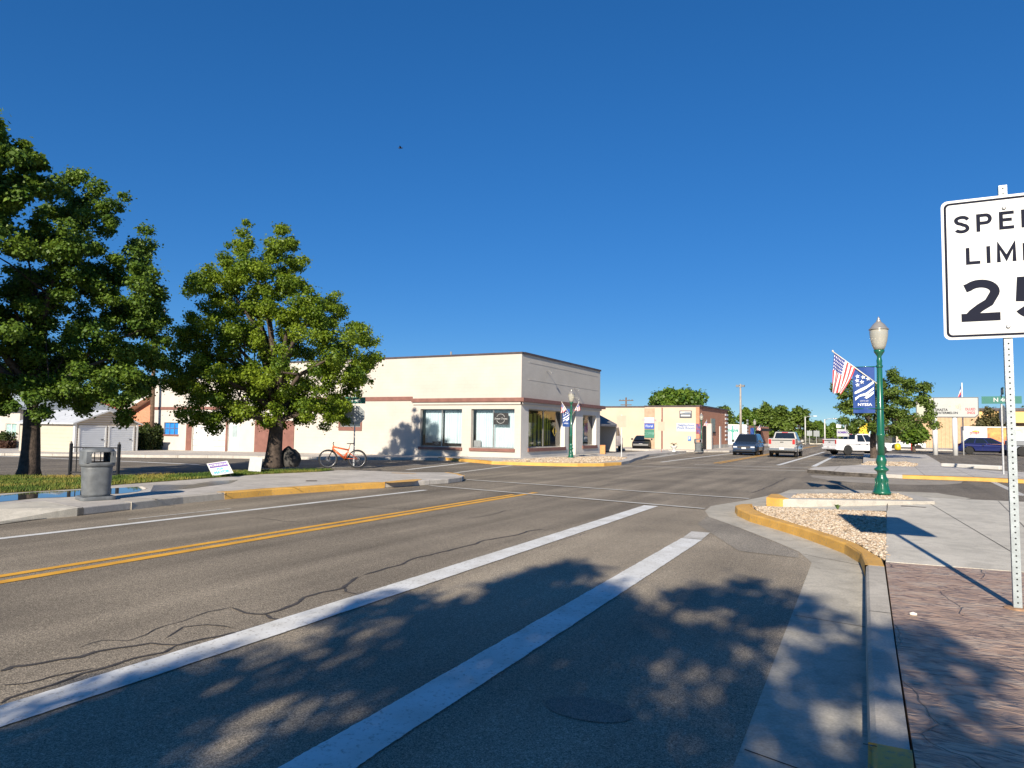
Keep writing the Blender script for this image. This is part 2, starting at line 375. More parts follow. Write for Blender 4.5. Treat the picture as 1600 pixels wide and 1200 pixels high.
# kerb line, right near corner: top outer edge (z .15) and gutter apron
KT = [(-.04, -20), (-.06, 3.7), (-.10, 5.9), (-.15, 9.3), (-.22, 10.25), (-.43, 10.95), (-.74, 11.6), (-1.12, 12.33), (-1.6, 13.1), (-2.13, 13.9), (-2.5, 14.75), (-2.66, 15.4), (-2.6, 15.8), (-2.4, 15.95)]
KI = [(.14, -20), (.12, 3.7), (.09, 5.9), (.05, 9.3), (.02, 9.85), (-.29, 11.05), (-.6, 11.7), (-.92, 12.3), (-1.32, 13.0), (-1.82, 13.9), (-2.16, 14.75), (-2.33, 15.3), (-2.38, 15.6), (-2.36, 15.75)]
sheet('parking_lane', [(-4.42, -40), (0, -40), (0, 9), (-.5, 12), (-2.2, 15), (-3.3, 15.55), (-4.42, 15.75)], .004, A_PARK)
AP = [(-.60, -20), (-.66, 3.8), (-.77, 9.97), (-1.0, 10.8), (-1.45, 11.67), (-2.15, 12.93), (-2.95, 14.25), (-3.25, 15.3), (-3.35, 16.4), (-2.95, 18.0), (-2.66, 19.6), (-2.4, 21.0), (-2.3, 22.6), (-1.2, 23.6), (1.5, 24.0), (2.2, 22.5), (1.5, 20.8), (0, 18), (0, 10), (0, -20)]
sheet('gutter', AP, .008, CONC_D)
PATCH = asphalt('asphalt_patch', (.34, .30, .235), (.46, .41, .33), .85, 1.2)
sheet('asphalt_patch', [(-3.0, 14.3), (-2.9, 13.0), (-1.75, 10.4), (-.95, 10.25), (-1.0, 10.75), (-1.45, 11.6), (-2.15, 12.88)], .009, PATCH)
sheet('round_patch', [(-1.55+.27*math.cos(t*math.pi/12), 4.06+.17*math.sin(t*math.pi/12)) for t in range(24)], .008, asphalt('asphalt_round', (.27, .235, .19), (.36, .31, .25), .9, 1.3))
def strip_solid(name, A, B, z0, z1, m, sl=(0, None)):      # solid between two edge lines
    mb = MB(); n = len(A)
    for i in range(n-1):
        a, b, c, d = A[i], A[i+1], B[i+1], B[i]
        z = z1 if not callable(z1) else z1(i); zb = z1 if not callable(z1) else z1(i+1)
        lo = .025                                           # battered, eased outer arris
        n_ = Vector((d[0]-a[0], d[1]-a[1])).normalized()*lo; n2 = Vector((c[0]-b[0], c[1]-b[1])).normalized()*lo
        mb.quad((*a, z0), (*b, z0), (b[0]+n2.x*.5, b[1]+n2.y*.5, zb-.02), (a[0]+n_.x*.5, a[1]+n_.y*.5, z-.02))
        mb.quad((a[0]+n_.x*.5, a[1]+n_.y*.5, z-.02), (b[0]+n2.x*.5, b[1]+n2.y*.5, zb-.02), (b[0]+n2.x*1.6, b[1]+n2.y*1.6, zb), (a[0]+n_.x*1.6, a[1]+n_.y*1.6, z))
        mb.quad((a[0]+n_.x*1.6, a[1]+n_.y*1.6, z), (b[0]+n2.x*1.6, b[1]+n2.y*1.6, zb), (*c, zb), (*d, z))
        mb.quad((*d, z), (*c, zb), (*c, z0), (*d, z0))
    for e, i in ((0, 0), (1, n-1)):
        mb.quad((*A[i], z0), (*A[i], z1 if not callable(z1) else z1(i)), (*B[i], z1 if not callable(z1) else z1(i)), (*B[i], z0))
    o = mb.build(name, m, recalc=True); o['kind'] = 'structure'; return o
PAINTED = mat('kerb_yellow', (.64, .36, .07), .7, col2=(.50, .31, .10), scale=6, bump=.1)
KERBC = concrete('kerb_concrete', (.50, .455, .375), 0)
strip_solid('kerb', KT[:4], KI[:4], 0, .15, KERBC)
strip_solid('kerb', KT[3:], KI[3:], 0, .152, K_YEL)
strip_solid('kerb', [(-.064, 3.98), (-.06, 3.0)], [(.124, 3.98), (.122, 3.0)], .145, .155, K_YEL)
# stamped pavement, near right
def stamped():
    m = bpy.data.materials.new('stamped_pavement'); m.use_nodes = True; n = m.node_tree; b = n.nodes['Principled BSDF']; N, K = n.nodes.new, n.links.new
    tc = N('ShaderNodeTexCoord'); mp = N('ShaderNodeMapping'); mp.inputs['Scale'].default_value = (1, 2.0, 1); K(tc.outputs['Object'], mp.inputs[0])
    def nz(s, d, v, di=0):
        a = N('ShaderNodeTexNoise'); a.inputs['Scale'].default_value = s; a.inputs['Detail'].default_value = d; a.inputs['Distortion'].default_value = di; K(v, a.inputs['Vector']); return a.outputs[0]
    a = nz(2.2, 8, mp.outputs[0], .6); r = N('ShaderNodeValToRGB'); e = r.color_ramp.elements
    e[0].position = .3; e[0].color = (.26, .185, .135, 1); e[1].position = .7; e[1].color = (.56, .38, .24, 1); x = e.new(.48); x.color = (.41, .28, .195, 1); x = e.new(.6); x.color = (.41, .32, .24, 1)
    K(a, r.inputs[0])
    h = nz(7, 9, mp.outputs[0], 1.2); r2 = N('ShaderNodeValToRGB'); r2.color_ramp.elements[0].position = .36; r2.color_ramp.elements[1].position = .52; r2.color_ramp.elements[0].color = (.45, .42, .45, 1); r2.color_ramp.elements[1].color = (1.1, 1.1, 1.1, 1); K(h, r2.inputs[0])
    q = N('ShaderNodeMix'); q.data_type = 'RGBA'; q.blend_type = 'MULTIPLY'; q.inputs[0].default_value = .8; K(r.outputs[0], q.inputs[6]); K(r2.outputs[0], q.inputs[7])
    K(q.outputs[2], b.inputs['Base Color']); b.inputs['Roughness'].default_value = .55
    vo = N('ShaderNodeTexVoronoi'); vo.feature = 'DISTANCE_TO_EDGE'; vo.inputs['Scale'].default_value = 1.3
    dd = N('ShaderNodeMix'); dd.data_type = 'RGBA'; dd.inputs[0].default_value = .12; K(tc.outputs['Object'], dd.inputs[6]); nn = N('ShaderNodeTexNoise'); nn.inputs['Scale'].default_value = 3; K(tc.outputs['Object'], nn.inputs['Vector']); K(nn.outputs['Color'], dd.inputs[7]); K(dd.outputs[2], vo.inputs['Vector'])
    r3 = N('ShaderNodeValToRGB'); r3.color_ramp.elements[1].position = .008; K(vo.outputs[0], r3.inputs[0])
    q2 = N('ShaderNodeMath'); q2.operation = 'MULTIPLY_ADD'; q2.inputs[1].default_value = 2.5; K(h, q2.inputs[0]); K(r3.outputs[0], q2.inputs[2])
    bp = N('ShaderNodeBump'); bp.inputs['Strength'].default_value = .9; bp.inputs['Distance'].default_value = .02; K(q2.outputs[0], bp.inputs['Height']); K(bp.outputs[0], b.inputs['Normal'])
    return m
struct('stamped_pavement', MB().slab([(.065, 9.66), (.10, 5.9), (.135, 3.7), (.152, -12), (14, -12), (14, 9.9), (4, 9.95)], 0, .146), stamped())
# pale corner slabs
struct('sidewalk', MB().slab([(.07, 9.672), (4, 9.962), (4, 20.3), (.9, 20.2), (.98, 18.6), (.15, 16.1)], 0, .15), CONC)
struct('sidewalk', MB().slab([(4.012, 9.97), (30, 9.97), (30, 20.6), (4.012, 20.3)], 0, .15), CONC)
mb = MB(); mb.slab([(.03, 9.9), (.04, 9.9), (.16, -12), (.10, -12)], .10, .128)
struct('kerb_joint', mb, mat('joint_dirt', (.05, .04, .03), .9))
# sawn joints
JM = mat('joint_dirt', (.05, .04, .03), .9)
strip('pavement_joint', [at(1450, 785, .152), at(1580, 862, .152)], .012, .154, JM)
strip('pavement_joint', [at(1386, 798, .152), at(1387, 783, .152)], .012, .154, JM)
strip('gutter_joint', [(-.64, 3.95), (-.05, 3.75)], .012, .010, JM)
strip('gutter_joint', [(-.93, 10.6), (-.2, 10.1)], .01, .010, JM)
for y_ in (1.0, 6.9): strip('gutter_joint', [(-.70, y_+.12), (-.07, y_)], .010, .010, JM)
for y_ in (.9, 3.95, 6.9): strip('kerb_joint', [(-.085, y_), (.10, y_)], .010, .1535, JM)
for y_ in (9.6, 11.3, 13.3): strip('kerb_joint', [(-13.1, y_), (-12.75, y_)], .03, .158, JM)
strip('pavement_joint', [(1.9, 10.1), (2.5, 20.1)], .012, .154, JM)
# ramp between the two beds
struct('kerb_ramp', (lambda b: (b.add([(-2.36, 15.77, .02), (-2.15, 17.55, .02), (.97, 18.59, .149), (.149, 16.1, .149)], [(0, 1, 2, 3)]), b)[1])(MB()), CONC)
struct('kerb', MB().slab([(-2.36, 15.75), (.148, 16.08), (.148, 15.98), (-2.3, 15.6)], 0, .135), CONC)
# raised bed of the lamp
BO = [(-2.15, 16.9), (-1.9, 16.75), (.8, 18.05), (1.12, 18.3), (1.1, 18.7), (.78, 20.1), (.4, 20.3), (-1.9, 18.6), (-2.2, 17.9)]
BI = [(-1.75, 17.2), (.62, 18.3), (.70, 18.45), (.45, 19.9), (.28, 19.95), (-1.7, 18.3)]
mb = MB(); mb.slab(BO, 0, .22); o = struct('planter_kerb', mb, concrete('planter_conc', (.44, .41, .355), 0), bevel=.025)
struct('kerb', MB().slab([(-2.23, 16.9), (-1.93, 16.72), (-1.75, 16.85), (-1.9, 17.3), (-2.1, 18), (-2.25, 17.9)], .0, .226), K_YEL)
# right far corner
FB = [at(*p, .15) for p in [(1262, 733), (1290, 735), (1320, 737.5), (1410, 742), (1530, 746), (1600, 749)]]
poly = FB+[(9, 30.8), (9, 34.8), (4.2, 38.5), (3.0, 42), (3.2, 48), (3.5, 66), (-1.0, 66), (-.68, 41.5), (-.9, 39.5), (-1.9, 37.0), (-2.6, 35.0)]
struct('sidewalk', MB().slab(poly, 0, .15), CONC_J, bevel=.02)
ky = [at(*p, .15) for p in [(1410, 742), (1470, 744), (1530, 746), (1600, 749)]]
strip('kerb_paint', [(x, y+.08) for x, y in ky]+[(9, 30.9)], .2, .155, K_YEL)
mb = MB()
for a, b in zip(ky[:-1], ky[1:]): mb.quad((a[0], a[1]-.006, .01), (b[0], b[1]-.006, .01), (b[0], b[1]-.006, .145), (a[0], a[1]-.006, .145))
struct('kerb_paint', mb, K_YEL)
mb = MB(); dk = [at(*p, .15) for p in [(1262, 733), (1290, 735), (1320, 737.5), (1372, 740.2)]]  # darker, blotchy facing over the nose of the far kerb
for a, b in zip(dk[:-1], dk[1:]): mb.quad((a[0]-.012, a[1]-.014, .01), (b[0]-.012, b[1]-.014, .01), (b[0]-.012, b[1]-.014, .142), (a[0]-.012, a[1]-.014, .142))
struct('kerb_dark_face', mb, mat('dark_kerb_face', (.07, .06, .05), .9, var=.5, scale=6))
# pale half disc of concrete in the side street
c0 = at(1380, 746); struct('concrete_apron', (lambda b: b.slab([(c0[0]+2.6*math.cos(t*math.pi/8), 30.95-3.8*math.sin(t*math.pi/8)) for t in range(9)], .006, .006))(MB()), concrete('conc_apron', (.34, .30, .24)))
# left near block: pavement slab following the kerb line
LK = [(-13.9, -30), (-13.7, 2), (-13.35, 5.2), (-12.75, 7.6), (-12.9, 9.0), (-13.08, 10.3), (-13.1, 11.4), (-13.0, 12.7), (-12.55, 14.8), (-12.15, 16.0), (-11.75, 17.4), (-11.58, 18.4), (-11.65, 19.3), (-12.0, 20.0), (-12.6, 20.7), (-13.3, 21.1), (-14.3, 20.3), (-16.3, 20.0)]
GL = [(-16.9, -30), (-16.7, 5), (-16.6, 8.6), (-16.45, 10.2), (-16.85, 11.3), (-17.05, 14.3), (-17.25, 16.3), (-16.8, 18.6)]
GU = [(-17.6, 19.6), (-18.4, 18.0), (-18.8, 15.9), (-19.7, 14.1), (-20.5, 13.0), (-21.6, 12.6), (-24.4, 13.6), (-27, 13.4), (-30, 11), (-30, -30)]
gu = [at(*p, .15) for p in [(500, 734), (450, 735), (400, 736.5), (360, 737), (312, 741), (250, 743), (187, 745), (110, 745), (0, 745)]]
struct('sidewalk', MB().slab([(-15.2, -30), (-15.2, -5), (-14.5, 6.3), (-14.4, 8.2), (-12.8, 7.9)]+LK[4:]+[(-17.0, 19.7)]+GL[::-1], 0, .15), CONC_J, bevel=.02)
mb = MB(); mb.quad((-12.8, 7.9, .15), (-14.4, 8.2, .15), (-14.5, 6.3, .15), (-12.95, 6.7, .02)); mb.quad((-12.8, 7.9, 0), (-12.8, 7.9, .15), (-12.95, 6.7, .02), (-12.95, 6.7, 0)); struct('driveway_ramp', mb, CONC)
mb = MB(); mb.quad((-12.95, 6.7, .02), (-14.5, 6.3, .15), (-15.2, -5, .15), (-13.7, -5, .02)); struct('driveway_ramp', mb, mat('wet_ramp', (.15, .13, .10), .22, var=.25, scale=3, spec=.6))
def off(L, d):
    r = []
    for i in range(len(L)):
        a, b = Vector(L[max(i-1, 0)]), Vector(L[min(i+1, len(L)-1)]); t = (b-a).normalized(); r.append((L[i][0]-t.y*d, L[i][1]+t.x*d))
    return r
sub = LK[6:10]; A = off(sub, -.02); B = off(sub, .28)
strip_solid('kerb', A, B, 0, .155, K_YEL)
sub = LK[13:16]; strip_solid('kerb', off(sub, -.02), off(sub, .14), 0, .154, K_YEL)
strip('kerb_paint', [at(603, 754.2, .15), at(635, 751.5, .15), at(655, 749, .15)], [.35, .6, .2], .156, K_YEL)
strip('kerb_paint', [at(612, 739, .15), at(650, 740.5, .15)], .15, .156, K_YEL)
sub = LK[4:7]; strip_solid('kerb', off(sub, -.015), off(sub, .17), 0, .154, KERBC)
lg = GL+[(-17.1, 19.6)]+gu+[(-30, 12.8), (-30, -30)]
LAWN = mat('lawn', (.075, .095, .018), .95, col2=(.24, .18, .05), scale=.8, bump=.8, bscale=60)
o = sheet('lawn', lg, .165, LAWN, .165)
# left far pavement in front of the long wall
fk = [at(*p, .15) for p in [(0, 708), (100, 709), (230, 711), (330, 711.5), (460, 713.5), (580, 714.5), (640, 714.5)]]
fk2 = [(-20.3, 32.0), (-17.5, 30.6), (-16.4, 29.9), (-15.2, 30.0), (-13.6, 30.3), (-12.4, 30.9), (-11.5, 32.0), (-11.2, 33.6), (-11.5, 36), (-12.2, 39), (-12.9, 43), (-13.7, 47), (-13.8, 58)]
sheet('sidewalk', [(-70, fk[0][1]-1)]+fk+fk2+[(-16.2, 58), (-16.2, 50), (-17, 47), (-17, 36), (-70, 36)], .15, CONC_J, .2)
yk = [(-21.0, 32.3)]+fk2[:3]; strip('kerb_paint', [(x, y+.1) for x, y in yk], .22, .156, K_YEL)
sub = fk2[2:8]; strip_solid('kerb', off(sub, -.02), off(sub, .25), 0, .157, K_YEL)
mb = MB()
for a, b in zip(yk[:-1], yk[1:]): mb.quad((a[0], a[1]-.01, .0), (b[0], b[1]-.01, .0), (b[0], b[1]-.01, .15), (a[0], a[1]-.01, .15))
struct('kerb_paint', mb, K_YEL)
# beyond the lot: second block's pavement, far lawn
struct('sidewalk', MB().slab([(-13.75, 60.5), (-13.0, 61), (-11.3, 63), (-11.6, 72), (-12.4, 100), (-12.6, 125), (-22, 125), (-22, 60.5)], 0, .15), CONC_J)
struct('sidewalk', MB().slab([(-22, 60.4), (-22, 62.6), (-40, 62.6), (-40, 60.4)], 0, .14), CONC_J)
struct('sidewalk', MB().slab([(-40, 128), (30, 128), (30, 131), (-40, 131)], -.05, .15), CONC)
sheet('park_lawn', [(-80, 131), (60, 131), (60, 260), (-80, 260)], .1, mat('park_grass', (.16, .14, .055), .95, var=.3, scale=.2), 0)
struct('sidewalk', MB().slab([(1.0, 92), (1.0, 118), (60, 118), (60, 92)], 0, .14), CONC_J)

# ---------------------------------------------------------------- painted lines
rough_line('edge_line', [(-4.37, -4), (-4.40, 4), (-4.46, 12), (-4.50, 15.62)], .32, .013, P_WHITE)
rough_line('bay_line', [(-2.42, -4), (-2.43, 2.7), (-2.50, 7), (-2.57, 11.15)], .32, .013, P_WHITE)
strip('bay_line', [(-2.57, 11.2), (-2.62, 12.0)], .3, .012, P_OLD)
rough_line('centre_line', [(-8.42, -4), (-8.42, 4.3), (-8.30, 16.3)], .14, .006, P_YEL)
rough_line('centre_line', [(-8.09, -4), (-8.10, 4.3), (-8.08, 17.2)], .16, .006, P_YEL)
strip('edge_line', [(-11.2, -8), (-11.15, 5.8), (-10.85, 16.1)], .16, .006, P_WHITE)
strip('edge_line', [at(200, 812), at(360, 795)], .07, .006, P_OLD)
strip('crosswalk_line', [at(672, 759.5), (-3.34, 15.7)], .17, .015, P_OLD)
strip('crosswalk_line', [at(728, 750), (-2.89, 18.75)], .17, .015, P_OLD)
strip('crosswalk_line', [at(636, 734), at(732, 723)], .2, .006, P_WHITE)
strip('crosswalk_line', [at(711, 739), at(800, 727.5)], .2, .006, P_OLD)
strip('crosswalk_line', [at(1085, 726), at(1262, 731.5)], .25, .006, P_OLD)
strip('crosswalk_line', [at(940, 727), at(1259, 736)], .2, .006, P_OLD)
strip('crosswalk_line', [at(1547, 751), at(1600, 775)], .2, .006, P_OLD)
strip('edge_line', [(-4.64, 39.7), (-4.42, 73)], .24, .006, P_WHITE)
strip('bay_line', [(-2.91, 39.5), (-2.93, 60)], .24, .006, P_WHITE)
for y0, y1 in ((46, 48), (43, 44)): strip('bay_line', [(-3.9, y0), (-3.3, y0)], .12, .006, P_WHITE)
strip('centre_line', [(-7.92, 39.5), (-7.8, 110)], .13, .006, P_YEL)
strip('centre_line', [(-7.62, 39.5), (-7.55, 110)], .13, .006, P_YEL)
strip('edge_line', [(-10.6, 38.8), (-10.4, 100)], .2, .006, P_WHITE)
strip('street_line', [at(-40, 711), at(312, 726)], .3, .008, P_WHITE)
strip('street_line', [at(500, 731.5), at(700, 724.5)], .12, .008, P_WHITE)
strip('centre_line', [(4.9, 27.3), (60, 28.2)], .15, .006, P_YEL)
# lot stripes left of the second building
for i in range(4): strip('bay_line', [at(1003+i*9, 718-i*1.2), at(1050+i*10, 709-i*.8)], .12, .006, P_OLD)
# cracks sealed with tar
def zz(l, s, ox, oy): return [(ox+a/s, oy+b/s) for a, b in l]
Z5 = 2.4615; Z7 = 2.6667; Z6 = 3.2
CRK = [zz([(850,360),(790,375),(720,390),(630,405),(600,418),(550,430),(470,450),(390,470),(300,495),(240,520),(160,540)], Z5, 500, 680),
 zz([(1500,5),(1440,35),(1420,50),(1340,70),(1280,90),(1260,110),(1210,130),(1100,160),(1040,150),(960,130)], Z7, 0, 900),
 zz([(1420,50),(1440,66),(1500,80)], Z7, 0, 900),
 zz([(1100,160),(1125,178),(1165,188),(1080,208),(1000,230),(930,250),(860,270),(740,290),(620,275),(480,300),(330,340),(160,362),(40,380),(0,400)], Z7, 0, 900),
 zz([(740,290),(690,320),(600,345),(480,385),(350,410),(240,460),(100,500),(0,535)], Z7, 0, 900),
 zz([(700,262),(760,215),(860,205),(980,220)], Z7, 0, 900), zz([(0,465),(100,450),(220,420),(400,385)], Z7, 0, 900),
 zz([(960,130),(870,150),(760,190),(640,225),(540,262),(430,270),(330,300)], Z7, 0, 900),
 zz([(550,322),(630,312),(720,290)], Z5, 500, 680), zz([(750,455),(860,415),(940,400),(1040,375)], Z5, 500, 680),
 zz([(1200,420),(1300,415),(1440,432),(1500,430)], Z6, 0, 680), zz([(240,225),(330,190),(410,150)], 3.2, 1100, 700),
 zz([(100,275),(230,282),(390,285)], Z5, 500, 680), zz([(0,330),(90,338)], Z5, 500, 680), zz([(340,140),(410,142)], 3.2, 1100, 700)]
CW = [.05, .06, .04, .055, .05, .03, .03, .018, .03, .02, .03, .05, .03, .03, .05]
for c, wd in zip(CRK, CW):
    wd *= .75
    P = [Vector(at(*p)) for p in c]; Q = []
    for a, b in zip(P[:-1], P[1:]):
        n = max(2, int((b-a).length/.12))
        for k in range(n):
            p = a.lerp(b, k/n); q = noise.noise((p.x*2.3, p.y*2.3, 1))*.09+noise.noise((p.x*9, p.y*9, 5))*.03
            t = (b-a).normalized(); Q.append((p.x-t.y*q, p.y+t.x*q))
    Q.append(tuple(P[-1])); Wd = [wd*(.35+1.1*abs(noise.noise((x*3, y*3, 7)))+.3) for x, y in Q]; Wd[0] = Wd[-1] = .004
    strip('road_crack', Q, Wd, .0045, TARCRACK)
# water standing by the lawn
WAT = mat('puddle', (.07, .062, .05), .02, var=.05, spec=1.0)
WET = mat('wet_concrete', (.10, .088, .07), .3, var=.25, scale=3, spec=.6)
def wob(poly, z, a=.0): return [at(x, y, z) for x, y in poly]
sheet('puddle', wob([(-60, 778), (0, 774), (50, 769), (100, 767), (150, 764), (190, 762), (222, 760), (230, 763), (215, 768), (190, 771), (165, 772), (130, 775), (95, 777), (60, 778), (20, 782), (-60, 790)], .155), .155, WAT)
sheet('wet_pavement', wob([(240, 758), (300, 757), (330, 752), (372, 750), (360, 755), (300, 763), (235, 768)], .153), .1535, WET)
sheet('puddle', wob([(-60, 824), (0, 815), (50, 809), (110, 806), (60, 812), (0, 820), (-60, 829)], .0), .012, WAT)
sheet('wet_pavement', wob([(1180, 805), (1195, 808), (1250, 830), (1256, 838), (1230, 828), (1194, 815)], .01), .0125, WET)
strip('fallen_leaf_litter', [at(428, 769), at(500, 762), at(545, 758)], [.12, .2, .05], .007, mat('litter', (.16, .10, .05), .9, var=.5, scale=30))
strip('storm_drain', [at(478, 751.5, .15), at(495, 751.5, .15)], .3, .157, mat('drain', (.12, .09, .07), .8))
strip('storm_drain', [at(1408, 790.5, .15), at(1447, 793, .15)], .12, .156, mat('drain', (.12, .09, .07), .8))

# ---------------------------------------------------------------- gravel, grass (nobody could count them)
def inside(p, poly):
    c = False; n = len(poly); j = n-1
    for i in range(n):
        if (poly[i][1] > p[1]) != (poly[j][1] > p[1]) and p[0] < (poly[j][0]-poly[i][0])*(p[1]-poly[i][1])/(poly[j][1]-poly[i][1])+poly[i][0]: c = not c
        j = i
    return c
def tintmat(name, stops, rough=.85):
    m = bpy.data.materials.new(name); m.use_nodes = True; n = m.node_tree; b = n.nodes['Principled BSDF']; b.inputs['Roughness'].default_value = rough; b.inputs['Specular IOR Level'].default_value = .25
    a = n.nodes.new('ShaderNodeAttribute'); a.attribute_name = 'tint'; r = n.nodes.new('ShaderNodeValToRGB')
    e = r.color_ramp.elements; e[0].color = (*stops[0], 1); e[1].color = (*stops[-1], 1)
    for i, s_ in enumerate(stops[1:-1]): x = e.new((i+1)/(len(stops)-1)); x.color = (*s_, 1)
    n.links.new(a.outputs['Fac'], r.inputs[0]); n.links.new(r.outputs[0], b.inputs['Base Color']); return m
PEB = tintmat('pebbles', [(.20, .15, .10), (.40, .30, .20), (.50, .40, .28), (.56, .48, .37), (.43, .31, .20), (.60, .54, .44)])
def tints(me, t, per):
    a = me.attributes.new('tint', 'FLOAT', 'FACE'); a.data.foreach_set('value', np.repeat(np.asarray(t, dtype=np.float32), per))
def rawmesh(name, V, FI, nf, m, smooth=False):
    me = bpy.data.meshes.new(name); V = np.asarray(V, dtype=np.float32).reshape(-1, 3); FI = np.asarray(FI, dtype=np.int32).ravel(); k = len(FI)//nf
    me.vertices.add(len(V)); me.vertices.foreach_set('co', V.ravel()); me.loops.add(len(FI)); me.loops.foreach_set('vertex_index', FI)
    me.polygons.add(k); me.polygons.foreach_set('loop_start', np.arange(0, len(FI), nf, dtype=np.int32)); me.polygons.foreach_set('loop_total', np.full(k, nf, dtype=np.int32))
    me.materials.append(m); me.update(calc_edges=True)
    if smooth: me.polygons.foreach_set('use_smooth', [True]*k)
    return me
def pebbles(poly, z, n, s0, s1, seed, label):
    rng = np.random.default_rng(seed); bm = bmesh.new(); bmesh.ops.create_icosphere(bm, subdivisions=1, radius=1); bv = np.array([v.co[:] for v in bm.verts]); bf = np.array([[v.index for v in f.verts] for f in bm.faces]); bm.free()
    xs = [p[0] for p in poly]; ys = [p[1] for p in poly]; V = []; FF = []; T = []; c = 0
    while c < n:
        p = (rng.uniform(min(xs), max(xs)), rng.uniform(min(ys), max(ys)))
        if not inside(p, poly): continue
        s = rng.uniform(s0, s1); sc = np.array([s*rng.uniform(.7, 1.5), s*rng.uniform(.7, 1.3), s*rng.uniform(.45, .8)])
        v = bv*rng.uniform(.8, 1.2, (len(bv), 1))*sc; a = rng.uniform(0, 6.3); ca, sa = math.cos(a), math.sin(a)
        v = np.stack([v[:, 0]*ca-v[:, 1]*sa+p[0], v[:, 0]*sa+v[:, 1]*ca+p[1], v[:, 2]+z+s*rng.uniform(.1, .6)], 1)
        V.append(v); FF.append(bf+c*len(bv)); T.append(rng.uniform()); c += 1
    me = rawmesh('gravel', np.concatenate(V), np.concatenate(FF), 3, PEB); tints(me, T, len(bf)); o = link('gravel', me); tag(o, label, 'gravel', kind='stuff')
G1 = [(.1, 9.95), (.12, 15.95), (-2.28, 15.55), (-2.12, 14.75), (-1.8, 13.95), (-1.28, 13.0), (-.88, 12.3), (-.55, 11.7), (-.24, 11.1), (.04, 9.95)]
DIRT = mat('bed_dirt', (.16, .12, .08), .95, var=.3, scale=8)
sheet('soil', [(.14, 9.7)]+G1[1:], .125, DIRT)
pebbles(G1, .128, 9500, .012, .030, 1, 'tan river pebbles filling the bed behind the yellow kerb')
pebbles(BI, .215, 2600, .013, .03, 2, 'pale pebbles around the foot of the near green lamp')
G3 = [(-16.3, 30.6), (-15.3, 30.5), (-13.8, 30.8), (-12.7, 31.3), (-12.0, 32.4), (-12.0, 36), (-12.8, 39.5), (-14.2, 40.5), (-16, 36)]
pebbles(G3, .15, 5000, .022, .05, 3, 'pale cobbles in the corner bed before the cream shop')
G4 = [(-.7, 39.8), (1.6, 39.8), (1.9, 43), (1.4, 45.5), (-.5, 44.5)]
pebbles(G4, .15, 1600, .03, .06, 4, 'pale cobbles under the street tree by the parked pickup')
def blades(poly, z, n, seed, label, h0=.03, h1=.09, wd=.012):
    rng = np.random.default_rng(seed); xs = [p[0] for p in poly]; ys = [p[1] for p in poly]; P = []
    while len(P) < n:
        p = (rng.uniform(min(xs), max(xs)), rng.uniform(min(ys), max(ys)))
        if inside(p, poly): P.append((p[0], p[1], z+gz(p[0])))
    P = np.array(P); a = rng.uniform(0, 6.3, n); d = np.stack([np.cos(a), np.sin(a), 0*a], 1); h = rng.uniform(h0, h1, n)[:, None]
    l = np.stack([rng.normal(0, .3, n), rng.normal(0, .3, n), np.ones(n)], 1)*h
    V = np.stack([P-d*wd, P+d*wd, P+l], 1); me = rawmesh('grass', V, np.arange(n*3), 3, GRM); 
    t = np.array([.5+.9*noise.noise((p[0]*.7, p[1]*.7, 0)) for p in P])+rng.normal(0, .15, n); tints(me, np.clip(t, 0, 1), 1)
    tag(link('grass', me), label, 'grass', kind='stuff')
GRM = tintmat('grass_blades', [(.04, .08, .010), (.09, .13, .018), (.27, .21, .05)], .7)
gl2 = GL[2:]+[(-17.1, 19.6)]+gu+[(-27, 12.2), (-27, 5), (-16.7, 5)]
blades(gl2, .165, 60000, 5, 'short patchy grass under the trees across the street', .03, .08, .014)

